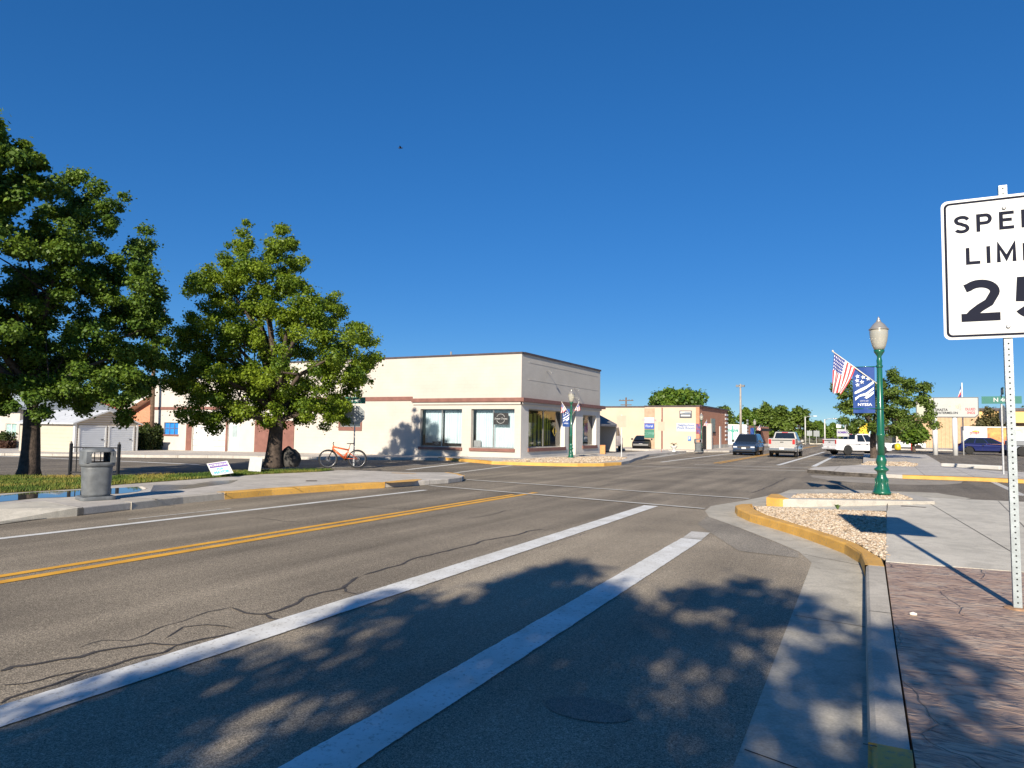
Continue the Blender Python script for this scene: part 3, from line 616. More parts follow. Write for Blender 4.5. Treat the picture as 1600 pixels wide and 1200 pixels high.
# ================================================================ trees
def rand_lobes(w_, h0, h1, rng, n=26):
    L = []
    for i in range(n):
        t = rng.uniform(0, 1); z = h0+(h1-h0)*t; e = math.sqrt(max(0, 1-(2*t-.85)**2*.85)); u = rng.uniform(-1, 1)*w_*e*.8
        L.append((u, z, w_*rng.uniform(.2, .36)))
    return L
def tree(name, label, base, lobes, wdt, trunk_r, n, leaf, seed, m, fork=.35, group=None, ax=None, flat=.75, trunk_top=None, dens=1., clump=(.30, .5), lean=(0, 0), limbs=14, z0=None):
    """lobes: (u, z, r) in metres, u along the view's sideways axis; depth is filled to the width of the crown"""
    rng = np.random.default_rng(seed); bx, by = base; z0 = (.15+gz(bx)) if z0 is None else z0
    d = math.hypot(bx, by); side = np.array(ax or (by/d, -bx/d)); dep = np.array((-side[1], side[0]))
    root = thing(name, label, 'tree', (bx, by, z0), 0, group)
    zt = max(l[1]+l[2] for l in lobes); zb = min(l[1]-l[2] for l in lobes); fz = zb+(zt-zb)*.12 if trunk_top is None else trunk_top
    W = max(abs(l[0])+l[2]*.5 for l in lobes)
    CL = []; tot = sum(l[2]**2 for l in lobes)
    for (u, z, r) in lobes:
        hw = math.sqrt(max(.12, 1-(u/(W*1.05))**2))*wdt*(1-.55*max(0, (z-zb)/(zt-zb)-.55)/.45)
        k = max(2, int(dens*2.6*r*2/ .5)); hub = rng.uniform(-.55, .55)*hw
        for q in range(k):
            o = rng.normal(0, 1, 3); o /= np.linalg.norm(o); o *= r*.78*rng.uniform(.35, 1)**.6
            ww = o[2]+(hub if q % 2 else rng.uniform(-1, 1)*hw)
            CL.append((u+o[0], z+o[1]*.9, ww, rng.uniform(*clump)*(.6+.5*min(r, 1.0))))
    CL = np.array(CL); C3 = np.stack([CL[:, 0]*side[0]+CL[:, 2]*dep[0], CL[:, 0]*side[1]+CL[:, 2]*dep[1], CL[:, 1]-z0], 1); rr = CL[:, 3]
    pk = rr**2/np.sum(rr**2); idx = rng.choice(len(CL), n, p=pk)
    o = rng.normal(0, 1, (n, 3)); o /= np.linalg.norm(o, axis=1)[:, None]; rad = rng.uniform(.2, 1, n)**.5*(1+rng.normal(0, .16, n)); st_ = rng.uniform(0, 1, n) < .13; rad = np.where(st_, rad*rng.uniform(1.1, 1.75, n), rad)
    pos = C3[idx]+o*(rr[idx]*rad)[:, None]*np.array([1, 1, flat])
    nrm = o*.7+rng.normal(0, .55, (n, 3))+np.array([0, 0, .55]); nrm /= np.linalg.norm(nrm, axis=1)[:, None]
    t = np.cross(nrm, rng.normal(0, 1, (n, 3))); t /= np.linalg.norm(t, axis=1)[:, None]; b = np.cross(nrm, t)
    s = leaf*rng.uniform(.6, 1.25, n)[:, None]
    V = np.stack([pos-t*s*.5, pos+b*s*.42-nrm*s*.1, pos+t*s*.55, pos-b*s*.42-nrm*s*.1], 1)
    me = rawmesh('crown', V, np.arange(n*4), 4, m)
    ct = rng.uniform(.1, .9, len(CL)); tt = ct[idx]*.6+rng.uniform(0, .5, n); tints(me, np.clip(tt, 0, 1), 1)
    link('crown', me, root)
    mb = MB(); th = fz-z0; lx, ly = lean
    flare = [(0, 1.45), (.12, 1.15), (.4, 1.0), (.75, .9), (1, .85)]
    mb.tube([(lx*a*a+.03*math.sin(a*5+seed), ly*a*a, th*a-.05) for a, _ in flare], [trunk_r*f for _, f in flare], 12)
    top = Vector((lx, ly, th-.1)); order = np.argsort(-rr*rng.uniform(.4, 1, len(rr)))[:limbs*3]
    Vc = [Vector(C3[i]) for i in order]
    for i in range(min(limbs, len(Vc))):
        e = Vc[i]; hgt = max(0, e.z-th); st = top.lerp(Vector((lx*1.0, ly, min(e.z*.75, th+hgt*.35))), .6)
        mid = st.lerp(e, .5)+Vector((rng.normal(0, .15), rng.normal(0, .15), .12*hgt))
        mb.tube([top, st, mid, e], [trunk_r*.62, trunk_r*.5, trunk_r*.26, trunk_r*.06], 7)
        for j in range(2):
            f = Vc[(i*2+j+limbs) % len(Vc)]
            if (f-mid).length < 2.6: mb.tube([mid, mid.lerp(f, .55)+Vector((0, 0, .1)), f], [trunk_r*.18, trunk_r*.1, trunk_r*.03], 5)
    mb.build('trunk', BARK, root, recalc=False)
    return root
def lobes_px(base_px, ppm, L, zoff=.15):
    g = at(*base_px, .15); zz = zoff+gz(g[0])
    return [((x-base_px[0])/ppm, (base_px[1]-y)/ppm+zz, r/ppm) for x, y, r in L]
LEAF = leafmat('maple_leaf', (.035, .10, .008), (.25, .33, .025), .40)
LEAF2 = leafmat('leaf_dark', (.028, .085, .012), (.165, .25, .028), .36)
LEAFR = leafmat('leaf_right', (.045, .09, .014), (.16, .225, .035), .3)
L2 = [(427,352,16),(440,370,20),(415,375,18),(372,350,14),(368,372,22),(345,398,22),(385,395,25),(450,395,22),(425,405,28),(308,430,18),(300,445,16),(335,432,30),(370,430,32),(410,440,36),(450,435,30),(335,470,36),(380,480,42),(430,480,42),(475,455,18),(480,480,34),(510,455,20),(528,470,18),(505,495,30),(300,500,16),(330,520,36),(380,530,44),(435,535,44),(490,530,30),(555,500,22),(568,520,18),(540,530,28),(565,555,24),(535,565,32),(500,575,36),(575,580,12),(285,530,22),(262,535,14),(265,565,18),(300,560,34),(345,575,40),(395,585,42),(450,590,42),(275,600,22),(310,615,32),(355,625,34),(400,630,36),(450,630,34),(500,615,34),(545,600,24),(560,585,20),(300,650,22),(335,658,20),(375,648,18),(425,655,20),(480,635,22),(520,635,22),(540,645,15),(515,655,12),(290,590,26),(258,560,10),(470,650,14)]
tree('maple_tree', 'broad green maple in front of the long cream wall, boulder at its foot', at(427, 728, .15), lobes_px((427, 728), 41.5, L2), 3.3, .30, 150000, .092, 11, LEAF, group='maples on the corner lawn', trunk_top=2.0, lean=(.2, -.1), limbs=22, dens=1.6, clump=(.20, .44))
g = at(443, 700, .15)
L1 = [(92,275,16),(85,295,22),(115,300,22),(60,320,24),(35,345,24),(130,320,18),(160,310,12),(100,335,32),(55,365,34),(20,385,34),(110,375,36),(150,345,14),(75,410,40),(25,430,40),(120,420,34),(195,355,12),(212,372,16),(205,395,22),(180,385,18),(160,410,26),(200,425,28),(235,440,16),(225,465,24),(185,460,34),(140,455,34),(250,485,12),(95,460,38),(45,480,42),(0,490,44),(175,500,36),(215,505,30),(245,515,16),(125,510,38),(75,525,38),(20,545,42),(160,550,38),(205,550,30),(240,555,18),(110,565,40),(60,575,38),(5,595,38),(225,585,22),(190,590,30),(145,600,34),(95,615,30),(45,618,28),(215,610,12),(175,625,18),(130,632,18),(190,645,10),(195,660,6),(10,640,22),(60,645,14),(-50,400,46),(-60,470,46),(-60,540,46),(-60,600,36),(-100,440,40),(-100,530,40)]
tree('maple_tree', 'tall dark green maple at the left, its bare trunk behind the grey litter bin', at(45, 742, .15), [(u*(.86 if u > 0 else 1), z, r*.95) for u, z, r in lobes_px((45, 742), 51, L1)], 2.8, .25, 150000, .092, 12, LEAF2, group='maples on the corner lawn', trunk_top=2.1, limbs=22, dens=1.6, clump=(.20, .44))
L0 = [(-10,205,22),(-25,230,34),(8,232,16),(-30,265,34),(5,262,14),(-20,290,22),(15,275,8),(-70,180,40),(-80,250,50),(-70,320,50),(-120,220,50),(-120,300,60),(-130,390,60),(-90,390,50),(-170,300,50),(-180,380,60),(-120,460,55),(-180,460,55),(-130,540,45)]
tree('maple_tree', 'tallest maple, only a dark branch of it reaching in at the upper left edge', at(-130, 752, .15), [(u, z+.55, r) for u, z, r in lobes_px((-130, 752), 62, L0)], 2.4, .27, 60000, .13, 13, LEAF2, group='maples on the corner lawn', trunk_top=3, clump=(.25, .45))
# the kerb tree behind the photographer whose shade lies on the near road
fg = []
rs = random.Random(5)
for u, z, r in [(-3.4,5.2,.8),(-2.6,6.2,.9),(-1.6,7.0,.8),(-1.3,7.7,.5),(-.4,7.0,.8),(.5,7.6,.7),(.9,8.0,.35),(1.5,6.8,.8),(2.3,7.3,.5),(2.7,6.2,.8),(3.3,6.5,.4),(3.0,5.2,.6),(-2.9,4.2,.9),(-1.6,5.6,1.2),(0,5.6,1.3),(1.5,5.4,1.2),(2.4,4.4,.8),(-1.5,4.0,1.1),(0,4.0,1.2),(1.4,3.9,1.0),(-3.9,4.3,.5),(-2.2,3.2,.6),(-.4,2.9,.6),(1.6,2.9,.5),(.5,3.0,.9),(-1.0,3.1,.85),(1.5,3.4,.8),(.1,3.5,1.1),(.6,3.9,1.0),(-2.6,3.7,.7),(.9,4.6,.9),(-.6,4.9,.9)]: fg.append((u, z, r))
tree('street_tree', 'round crowned kerbside tree that shades the near lane', (.95, -7.1), [(u*.84-.6, z*.92-(.9 if u > 1.9 else .75 if u < -2.7 else 0), r*(.8 if abs(u) > 1.9 else .95)) for u, z, r in fg], 2.6, .15, 56000, .13, 21, LEAF, ax=(1, 0), clump=(.28, .48), dens=1.1, flat=.9)
L3 = [(1330,583,8),(1322,596,12),(1350,600,12),(1318,612,10),(1345,618,20),(1325,635,14),(1345,645,20),(1372,600,16),(1370,625,22),(1390,577,9),(1400,590,11),(1385,640,24),(1395,612,14),(1420,598,12),(1436,604,12),(1415,622,20),(1440,622,12),(1410,650,22),(1440,645,14),(1392,668,16),(1370,662,16),(1340,663,13),(1446,632,8),(1326,655,9),(1450,662,6),(1310,600,7)]
tree('street_tree', 'leafy street tree behind the near lamp, by the white parked pickup', at(1365, 716, .15), lobes_px((1365, 716), 25, L3), 2.3, .2, 30000, .13, 14, LEAFR, trunk_top=1.8, clump=(.24, .48), dens=1.5)
# trees seen far off
def bg(name, label, x0, x1, ytop, Y, seed, n=5000, m=LEAF2, ybot=None, group='trees at the far end of town', lf=.42):
    xc = (x0+x1)/2; X, _ = onY(xc, 690, Y); Xa, zt = onY(xc, ytop, Y); dist = math.hypot(X, Y)
    c = Vector((X, Y, 0)).dot(fwd); ppm = F/c; hw = (x1-x0)/2/ppm; rng = random.Random(seed)
    zb = 1.2 if ybot is None else onY(xc, ybot, Y)[1]
    L = []
    for i in range(30):
        t = rng.random(); z = zb+(zt-zb)*(.1+.84*t); e = math.sqrt(max(.05, 1-(1.75*t-.7)**2)); L.append((rng.uniform(-1, 1)*hw*e*.85, z-.2, hw*rng.uniform(.16, .34)))
    L.append((rng.uniform(-.2, .2)*hw, zt-hw*.15, hw*.15))
    return tree(name, label, (X, Y), L, hw*.8, max(.15, hw*.07), n, lf, seed, m, group=group, dens=.45, clump=(.5, .95), z0=0)
bg('broadleaf_tree', 'spreading oak crown above the roof of the cream building with signs', 1012, 1103, 613, 92, 31, 9000, LEAF2, 634)
for (x0, x1, yt, Y, lb) in [(1112,1150,636,120,'dark round crown just right of the brick building roof'),(1146,1182,640,124,'green crown behind the tall wooden floodlight pole'),(1172,1216,628,128,'largest bushy tree above the blue car'),(1200,1240,634,131,'dense tree behind the two tone pickup'),(1228,1274,637,127,'spreading tree with a pale leaning trunk by the park edge'),(1262,1292,658,150,'low tree behind the thin street light poles'),(1286,1318,662,140,'yellowish green tree left of the white parked pickup'),(1308,1345,668,150,'low tree just behind the cab of the white parked pickup'),(1592,1640,622,112,'green tree at the right edge beyond the store')]:
    bg('broadleaf_tree', lb, x0, x1, yt, Y, int(x0), 6500, LEAF2 if (x0 % 4) else LEAFR)
bg('broadleaf_tree', 'dark shrubby tree between the marquee sign and the near lamp', 1410, 1445, 660, 84, 71, 3500, LEAF2, lf=.3)
bg('broadleaf_tree', 'bushy tree behind the brick gable on the left', 180, 262, 596, 70, 72, 7000, LEAFR, lf=.35)
bg('broadleaf_tree', 'dim tree behind the cream garage roof', 100, 190, 606, 78, 73, 6000, LEAF2, lf=.35)
for i, (x, yt, wd) in enumerate([(1546, 636, 11), (1567, 640, 10), (1556, 655, 16), (1536, 655, 10)]):
    bg('ornamental_tree', ['thin brownish tree against the yellow band of the store', 'second thin tree against the yellow band, by the street name sign', 'bushy low tree behind the delivery truck', 'low tree at the left end of the delivery truck'][i], x-wd, x+wd, yt, 98, 80+i, 900, leafmat('leaf_brown%d' % i, (.05, .055, .02), (.17, .15, .06)), 672, 'small trees before the store', .3)
tree('street_tree', 'unseen kerbside tree added farther behind the camera to fill out the shade on the nearest road', (1.3, -11.9), [(u*.80-.5, z*.93, r) for u, z, r in fg], 2.6, .15, 40000, .14, 27, LEAF, ax=(1, 0), clump=(.3, .5), dens=1.1, flat=.9)  # unseen tree, added to close light gaps in the near road's shade

# ================================================================ buildings
def wall(mb, o, d, L, z0, z1, holes, nrm, depth=.25, t=.3):
    """vertical wall from o along unit d; holes (u0,u1,z0,z1) get reveals running depth inwards"""
    o = Vector((o[0], o[1], 0)); d = Vector((d[0], d[1], 0)); n = Vector((nrm[0], nrm[1], 0))
    us = sorted({0, L}|{h[0] for h in holes}|{h[1] for h in holes}); zs = sorted({z0, z1}|{h[2] for h in holes}|{h[3] for h in holes})
    P = lambda u, z, k=0: o+d*u-n*k+Vector((0, 0, z))
    for i in range(len(us)-1):
        for j in range(len(zs)-1):
            uc, zc = (us[i]+us[i+1])/2, (zs[j]+zs[j+1])/2
            if any(h[0] < uc < h[1] and h[2] < zc < h[3] for h in holes): continue
            mb.quad(P(us[i], zs[j]), P(us[i+1], zs[j]), P(us[i+1], zs[j+1]), P(us[i], zs[j+1]))
    for h in holes:
        a, b, c, e = h[:4]
        mb.quad(P(a, c), P(a, e), P(a, e, depth), P(a, c, depth)); mb.quad(P(b, c), P(b, c, depth), P(b, e, depth), P(b, e))
        mb.quad(P(a, e), P(b, e), P(b, e, depth), P(a, e, depth)); mb.quad(P(a, c), P(a, c, depth), P(b, c, depth), P(b, c))
def curtain(name, o, d, n, L, z0, z1, m, parent, seed, amp=.035, pl=.12, gap=()):
    rng = random.Random(seed); o = Vector(o); d = Vector(d); n = Vector(n); mb = MB(); mb.smooth = True; k = int(L/pl*4); pts = []
    ph = 0
    for i in range(k+1):
        ph += rng.uniform(.9, 2.2); pts.append(o+d*(L*i/k)+n*(amp*math.sin(ph)))
    for a, b, i in zip(pts[:-1], pts[1:], range(k)):
        if any(g0 < i/k < g1 for g0, g1 in gap): continue
        mb.quad((a.x, a.y, z0), (b.x, b.y, z0), (b.x, b.y, z1), (a.x, a.y, z1))
    return mb.build(name, m, parent, world=True, recalc=False)
CURT_W = mat('curtain_white', (.60, .68, .70), .9, var=.05, scale=2)
CURT_Y = mat('curtain_olive', (.75, .62, .12), .9, var=.1, scale=2)
TEAL_F = mat('teal_film', (.03, .22, .60), .3, var=.15, scale=3)
XF = -17.2; YF = 34.6; YE = 47.0; XW = -47.9
B1 = thing('shop_building', 'long cream block shop on the corner with brown band and curtained windows', 'building', (XF, YF, .15))
mb = MB()
SX = -35.0                                                # step in the roof behind the maple
def south(*a): return onY(*a, YF)
def hole(x0, x1, y0, y1):
    a, zt = onY(x0, y0, YF); b, _ = onY(x1, y0, YF); _, zb = onY((x0+x1)/2, y1, YF); return (XF-b, XF-a, zb, zt)
wins = [hole(657, 722, 640, 697), hole(736.5, 804, 640, 697)]
wins = [(h[0], h[1], .62, 2.80) for h in wins]
h3 = (10.98, 12.6, 1.70, 2.28)
blue = (27.55, 29.1, 1.0, 1.85)
gar = (22.75, 26.05, -.2, 1.75)
door = (21.42, 22.5, -.05, 1.95)
wall(mb, (XF, YF), (-1, 0), 17.8, -.1, 5.84, wins+[h3], (0, -1), .22)
mb.quad((SX, YF, 4.8), (SX, YF+12.4, 4.8), (SX, YF+12.4, 5.84), (SX, YF, 5.84))
mb.quad((SX, YE, -.1), (XF, YE, -.1), (XF, YE, 5.84), (SX, YE, 5.84))
mb.build('wall', CREAM, B1, world=True, recalc=False)
mb = MB(); wall(mb, (SX, YF), (-1, 0), SX-XW, -.5, 4.95, [(blue[0]-17.8, blue[1]-17.8, blue[2], blue[3]), (door[0]-17.8, door[1]-17.8, door[2], door[3]), (gar[0]-17.8, gar[1]-17.8, gar[2], gar[3])], (0, -1), .18)
mb.quad((XW, YF, -.5), (XW, YE, -.5), (XW, YE, 4.95), (XW, YF, 4.95)); mb.quad((XW, YE, -.5), (SX, YE, -.5), (SX, YE, 4.95), (XW, YE, 4.95))
mb.build('wall', CREAM_S, B1, world=True, recalc=False)
# upper front, slightly corbelled
FZ = 3.42
mb = MB(); wall(mb, (XF, YF), (0, 1), YE-YF, FZ, 5.84, [], (1, 0))
mb.build('front_parapet', CREAM_G, B1, world=True, recalc=False)
mb = MB()
for z in (5.42, 4.45): mb.box(XF, XF+.012, YF+.9, YE-.6, z, z+.06)
mb.build('brick_panel', CREAM_G, B1, world=True)
YW1, YW2 = 35.55, 40.7; YW3, YW4 = 43.75, 46.25
fh = [(YW1-YF, YW2-YF, .66, 2.86), (41.35-YF, 42.5-YF, .0, 2.86), (YW3-YF, YW4-YF, .70, 2.72)]
mb = MB(); wall(mb, (XF, YF), (0, 1), YE-YF, -.1, FZ-.22, fh, (1, 0), .32)
STUC = mat('shaded_front_stucco', (.66, .62, .55), .9, var=.05, scale=1.2, bump=.2, bscale=70)
mb.build('shop_front', STUC, B1, world=True, recalc=False)
mb = MB(); mb.box(XF-.1, XF+.22, YF-.16, YE+.55, FZ-.22, FZ); mb.box(XF-7.15, XF-.1, YF-.16, YF-.002, FZ-.22, FZ); mb.build('band', BROWN, B1, world=True, bevel=.01)
mb = MB(); mb.box(XF-7.1, XF+.1, YF-.08, YF-.003, FZ-.36, FZ-.222); mb.box(XF+.003, XF+.12, YF-.08, YE, FZ-.36, FZ-.222); mb.build('trim', CREAM_S, B1, world=True)
mb = MB(); mb.box(SX, XF-7.16, YF-.05, YF-.002, FZ-.12, FZ+.12); mb.box(XW, SX-.01, YF-.05, YF-.002, 2.78, 2.98); mb.build('band', BROWN, B1, world=True)
CAP = mat('parapet_cap', (.07, .05, .05), .6, var=.2)
mb = MB(); mb.box(SX, XF+.05, YF-.05, YF+.3, 5.84, 5.93); mb.box(XF-.3, XF+.06, YF+.3, YE+.05, 5.84, 5.95); mb.box(XW-.03, SX-.001, YF-.04, YF+.25, 4.95, 5.02); mb.build('parapet_cap', CAP, B1, world=True)
mb = MB(); mb.quad((SX, YF+.2, 5.3), (XF-.2, YF+.2, 5.3), (XF-.2, YE, 5.3), (SX, YE, 5.3)); mb.quad((XW, YF+.2, 4.5), (SX, YF+.2, 4.5), (SX, YE, 4.5), (XW, YE, 4.5)); mb.build('roof', GREY, B1, world=True)
# windows
def pane_y(x0, x1, z0, z1, y, n, parent):
    f = MB(); w_ = .05; f.box(x0, x1, y-.03, y+.03, z0, z0+w_); f.box(x0, x1, y-.03, y+.03, z1-w_, z1); 
    for i in range(n+1): c = x0+w_/2+(x1-x0-w_)*i/n; f.box(c-w_/2, c+w_/2, y-.032, y+.032, z0+w_, z1-w_)
    fr = f.build('window', mat('window_frame', (.35, .34, .32), .4, .6), parent, world=True)
    g = MB(); g.quad((x0+w_, y, z0+w_), (x1-w_, y, z0+w_), (x1-w_, y, z1-w_), (x0+w_, y, z1-w_)); g.build('pane', GLASS, fr, world=True); return fr
for k, h in enumerate(wins):
    x0, x1 = XF-h[1], XF-h[0]; fr = pane_y(x0+.002, x1-.002, h[2]+.002, h[3]-.002, YF+.16, 2, B1)
    for c0_, c1_ in (((.03, .47), (.50, .97)) if k == 0 else ((.03, .97),)): curtain('curtain', (x0+(x1-x0)*c0_, YF+.42, 0), (1, 0, 0), (0, 1, 0), (x1-x0)*(c1_-c0_), h[2]+(.22 if k == 0 else .05), h[3]-.06, CURT_W, fr, 3+k)
    s = MB(); s.box(x0-.06, x1+.06, YF-.09, YF+.12, h[2]-.16, h[2]-.001); s.build('sill', BROWN, fr, world=True)
    b = MB(); b.box(x0, x1, YF+.5, YF+.55, h[2]-.1, h[3]); b.build('window_back', DARK, fr, world=True)
    if k == 0:
        b = MB(); b.box(x0+.7, x0+1.25, YF+.28, YF+.33, h[2]+.08, h[2]+.3); cs = b.build('window_card', mat('card_dark', (.05, .05, .06), .6), fr, world=True)
        text('card_text', '429', .2, SIGNW, fr, (x0+.98, YF+.275, h[2]+.19), (1, 0, 0), (0, 0, 1), world=True)
    else:
        b = MB(); b.box(x0+.05, x0+.5, YF+.25, YF+.29, h[2]+.06, h[2]+.42); b.build('window_card', mat('card_grey', (.30, .30, .30), .6), fr, world=True)
# round-emblem poster in the second window
h = wins[1]; x0 = XF-h[1]; xa, zt_ = onY(771.5, 645, YF+.13); xb, zb_ = onY(794.5, 663.5, YF+.13)
pb = MB(); pb.box(xa, xb, YF+.095, YF+.115, zb_, zt_); po = pb.build('shop_poster', mat('poster_black', (.03, .03, .03), .5)); tag(po, 'black poster with a ringed cursive emblem in the shop window', 'poster')
cx_, cz_ = (xa+xb)/2, (zt_+zb_)/2; rr_ = (zt_-zb_)*.40
rb = MB()
for a0, a1 in ((20, 160), (200, 340)):
    pts = [(cx_+rr_*math.cos(R(a)), YF+.088, cz_+rr_*math.sin(R(a))) for a in range(a0, a1+1, 10)]; rb.tube(pts, .012, 5)
rb.build('emblem_ring', SIGNW, po, recalc=False)
text('lettering', 'Sweet Treats', .15, SIGNW, po, (cx_, YF+.09, cz_), (1, 0, 0), (0, 0, 1), sx=1.0, shear=.3)
x0, x1 = XF-h3[1], XF-h3[0]; fr = pane_y(x0+.002, x1-.002, h3[2]+.002, h3[3]-.002, YF+.1, 3, B1)
b = MB(); b.box(x0, x1, YF+.16, YF+.2, h3[2], h3[3]); b.build('window_back', mat('window_dark', (.05, .055, .06), .3), fr, world=True)
b = MB(); b.box(x0-.1, x1+.1, YF-.05, YF-.003, h3[2]-.22, h3[2]); b.box(x0-.1, x0, YF-.05, YF-.003, h3[2], h3[3]+.1); b.box(x1, x1+.1, YF-.05, YF-.003, h3[2], h3[3]+.1); b.box(x0, x1, YF-.05, YF-.003, h3[3], h3[3]+.1); b.build('surround', BROWN, fr, world=True)
def inset_y(name, r, m, parent=B1, y=YF+.12):
    b = MB(); b.box(XF-r[1], XF-r[0], y, y+.06, r[2], r[3]); return b.build(name, m, parent, world=True)
bw = inset_y('window', blue, TEAL_F); b = MB(); x0, x1 = XF-blue[1], XF-blue[0]
for i in (0, 1, 2, 3): c = x0+(x1-x0)*i/3; b.box(c-.025, c+.025, YF+.07, YF+.118, blue[2], blue[3])
b.box(x0, x1, YF+.075, YF+.117, 1.42, 1.47); b.build('muntins', mat('muntin', (.12, .16, .3), .5), bw, world=True)
b = MB(); b.box(x0-.08, x1+.08, YF-.06, YF-.003, blue[2]-.12, blue[2]); b.build('sill', BROWN, bw, world=True)
gd = inset_y('garage_door', (gar[0], gar[1], -.4, gar[3]), WHITE)
b = MB()
for z in np.arange(-.2, 1.7, .42): b.box(XF-gar[1], XF-gar[0], YF+.105, YF+.1195, z, z+.03)
b.build('door_ribs', GREY, gd, world=True)
b = MB(); b.box(XF-gar[1]-.62, XF-gar[1]-.05, YF-.03, YF-.003, -.4, 1.75); b.build('brown_panel', BROWN, B1, world=True)
dd = inset_y('door', (door[0], door[1], -.3, door[3]), WHITE)
b = MB(); b.box(XF-door[1]+.3, XF-door[0]-.3, YF+.1, YF+.119, .9, 1.7); b.build('door_window', mat('door_glass', (.35, .42, .42), .2), dd, world=True)
b = MB(); b.box(XF-door[1]-.16, XF-door[1], YF-.04, YF-.003, -.3, 2.05); b.box(XF-door[1], XF-door[0]+.1, YF-.04, YF-.003, 1.95, 2.05); b.build('door_frame', BROWN, dd, world=True)
b = MB(); b.box(-37.1, -33.6, YF-.05, YF-.003, -.25, 2.05); b.build('large_door', BROWN, B1, world=True)
# front openings, set back
IX = XF-.31
def front_win(ya, yb, za, zb, n, seed):
    f = MB(); w_ = .06
    f.box(IX-.03, IX+.03, ya, yb, za, za+w_); f.box(IX-.03, IX+.03, ya, yb, zb-w_, zb)
    for i in range(n+1): c = ya+w_/2+(yb-ya-w_)*i/n; f.box(IX-.032, IX+.032, c-w_/2, c+w_/2, za+w_, zb-w_)
    fr = f.build('window', mat('window_frame', (.35, .34, .32), .4, .6), B1, world=True)
    g = MB(); g.quad((IX, ya+w_, za+w_), (IX, yb-w_, za+w_), (IX, yb-w_, zb-w_), (IX, ya+w_, zb-w_)); g.build('pane', GLASS, fr, world=True)
    s = MB(); s.box(XF-.5, XF+.06, ya+.01, yb-.01, za-.001, za+.04) if 0 else s.box(XF-.02, XF+.07, ya-.1, yb+.1, za-.2, za-.002); s.build('sill', BROWN, fr, world=True)
    b = MB(); b.box(IX-1.2, IX-1.15, ya-.3, yb+.3, za-.3, zb+.3); b.box(IX-1.15, IX-.1, ya, yb, za-.2, za-.1); b.build('window_back', DARK, fr, world=True)
    return fr
f1 = front_win(YW1+.002, YW2-.002, .662, 2.858, 2, 1)
for q_, (c0_, cl_) in enumerate([(.55, .18), (.85, .5), (1.5, .45), (2.1, .3), (2.5, .75), (3.35, .3), (3.75, .12)]): curtain('curtain', (IX-.12, YW1+c0_, 0), (0, 1, 0), (1, 0, 0), cl_, .75, 2.65-.05*(q_ % 2), CURT_Y, f1, 9+q_, amp=.02)
curtain('curtain', (IX-.3, YW1+.1, 0), (0, 1, 0), (1, 0, 0), .5, .75, 2.8, CURT_W, f1, 10)
f2 = front_win(YW3+.002, YW4-.002, .702, 2.718, 1, 2)
for q_ in range(3): curtain('curtain', (IX-.2, YW3+.1+q_*.72, 0), (0, 1, 0), (1, 0, 0), .64, .9, 2.0, CURT_W, f2, 12+q_, amp=.02)
b = MB(); b.box(IX-.06, IX-.04, YW3+.1, YW4-.15, 2.32, 2.62); o = b.build('window_sign', mat('sign_dull', (.20, .19, .17), .5), f2, world=True)
text('lettering', 'SHAYS', .26, mat('teal_ink', (.03, .10, .12), .5), f2, (IX-.035, (YW3+YW4)/2-.25, 2.46), (0, 1, 0), (0, 0, 1), world=True, bold=.01)
b = MB(); b.box(IX-.06, IX-.04, YW3+.1, YW4-.9, 1.95, 2.26); b.build('window_sign', mat('sign_yellow', (.42, .32, .02), .5), f2, world=True)
text('lettering', 'OPEN', .2, INK, f2, (IX-.035, YW3+.85, 2.1), (0, 1, 0), (0, 0, 1), world=True, bold=.01)
b = MB(); b.box(IX-.06, IX-.04, YW4-.8, YW4-.15, 1.7, 2.3); b.build('window_poster', mat('poster_mixed', (.35, .05, .06), .5, col2=(.1, .1, .3), scale=12), f2, world=True)
b = MB(); b.add([(IX+.035, 39.75, 1.95), (IX+.035, 40.1, 1.62), (IX+.035, 39.75, 1.29), (IX+.035, 39.4, 1.62)], [(0, 1, 2, 3)]); b.build('diamond_notice', mat('diamond_yellow', (.55, .38, .03), .5), f1, world=True)
b = MB(); b.box(IX+.04, IX+.045, 39.66, 39.84, 1.42, 1.8); b.build('diamond_mark', INK, f1, world=True)
b = MB(); b.box(XF-.36, XF-.32, 41.35, 42.5, 0.1, 2.86); dg_ = b.build('door', mat('green_door', (.012, .03, .025), .25), B1, world=True)
b = MB(); b.box(XF-.319, XF-.27, 42.3, 42.36, .9, 1.3); b.build('handle', GALV, dg_, world=True)
# lights on parapet
for y, z in ((37.9, 5.12), (42.2, 4.35), (42.2, 3.75)):
    b = MB(); b.tube([(XF, y, z), (XF+.18, y, z+.02), (XF+.3, y, z-.06)], .02, 6); b.lathe([(.02, .1), (.07, 0), (.06, -.02)], (XF+.32, y, z-.14), 10); b.build('floodlight', GREY, B1, world=True)
b = MB(); b.tube([(-22.7, YF+1.5, 5.3), (-22.7, YF+1.5, 6.3)], .06, 8); b.build('vent_pipe', GREY, B1, world=True)
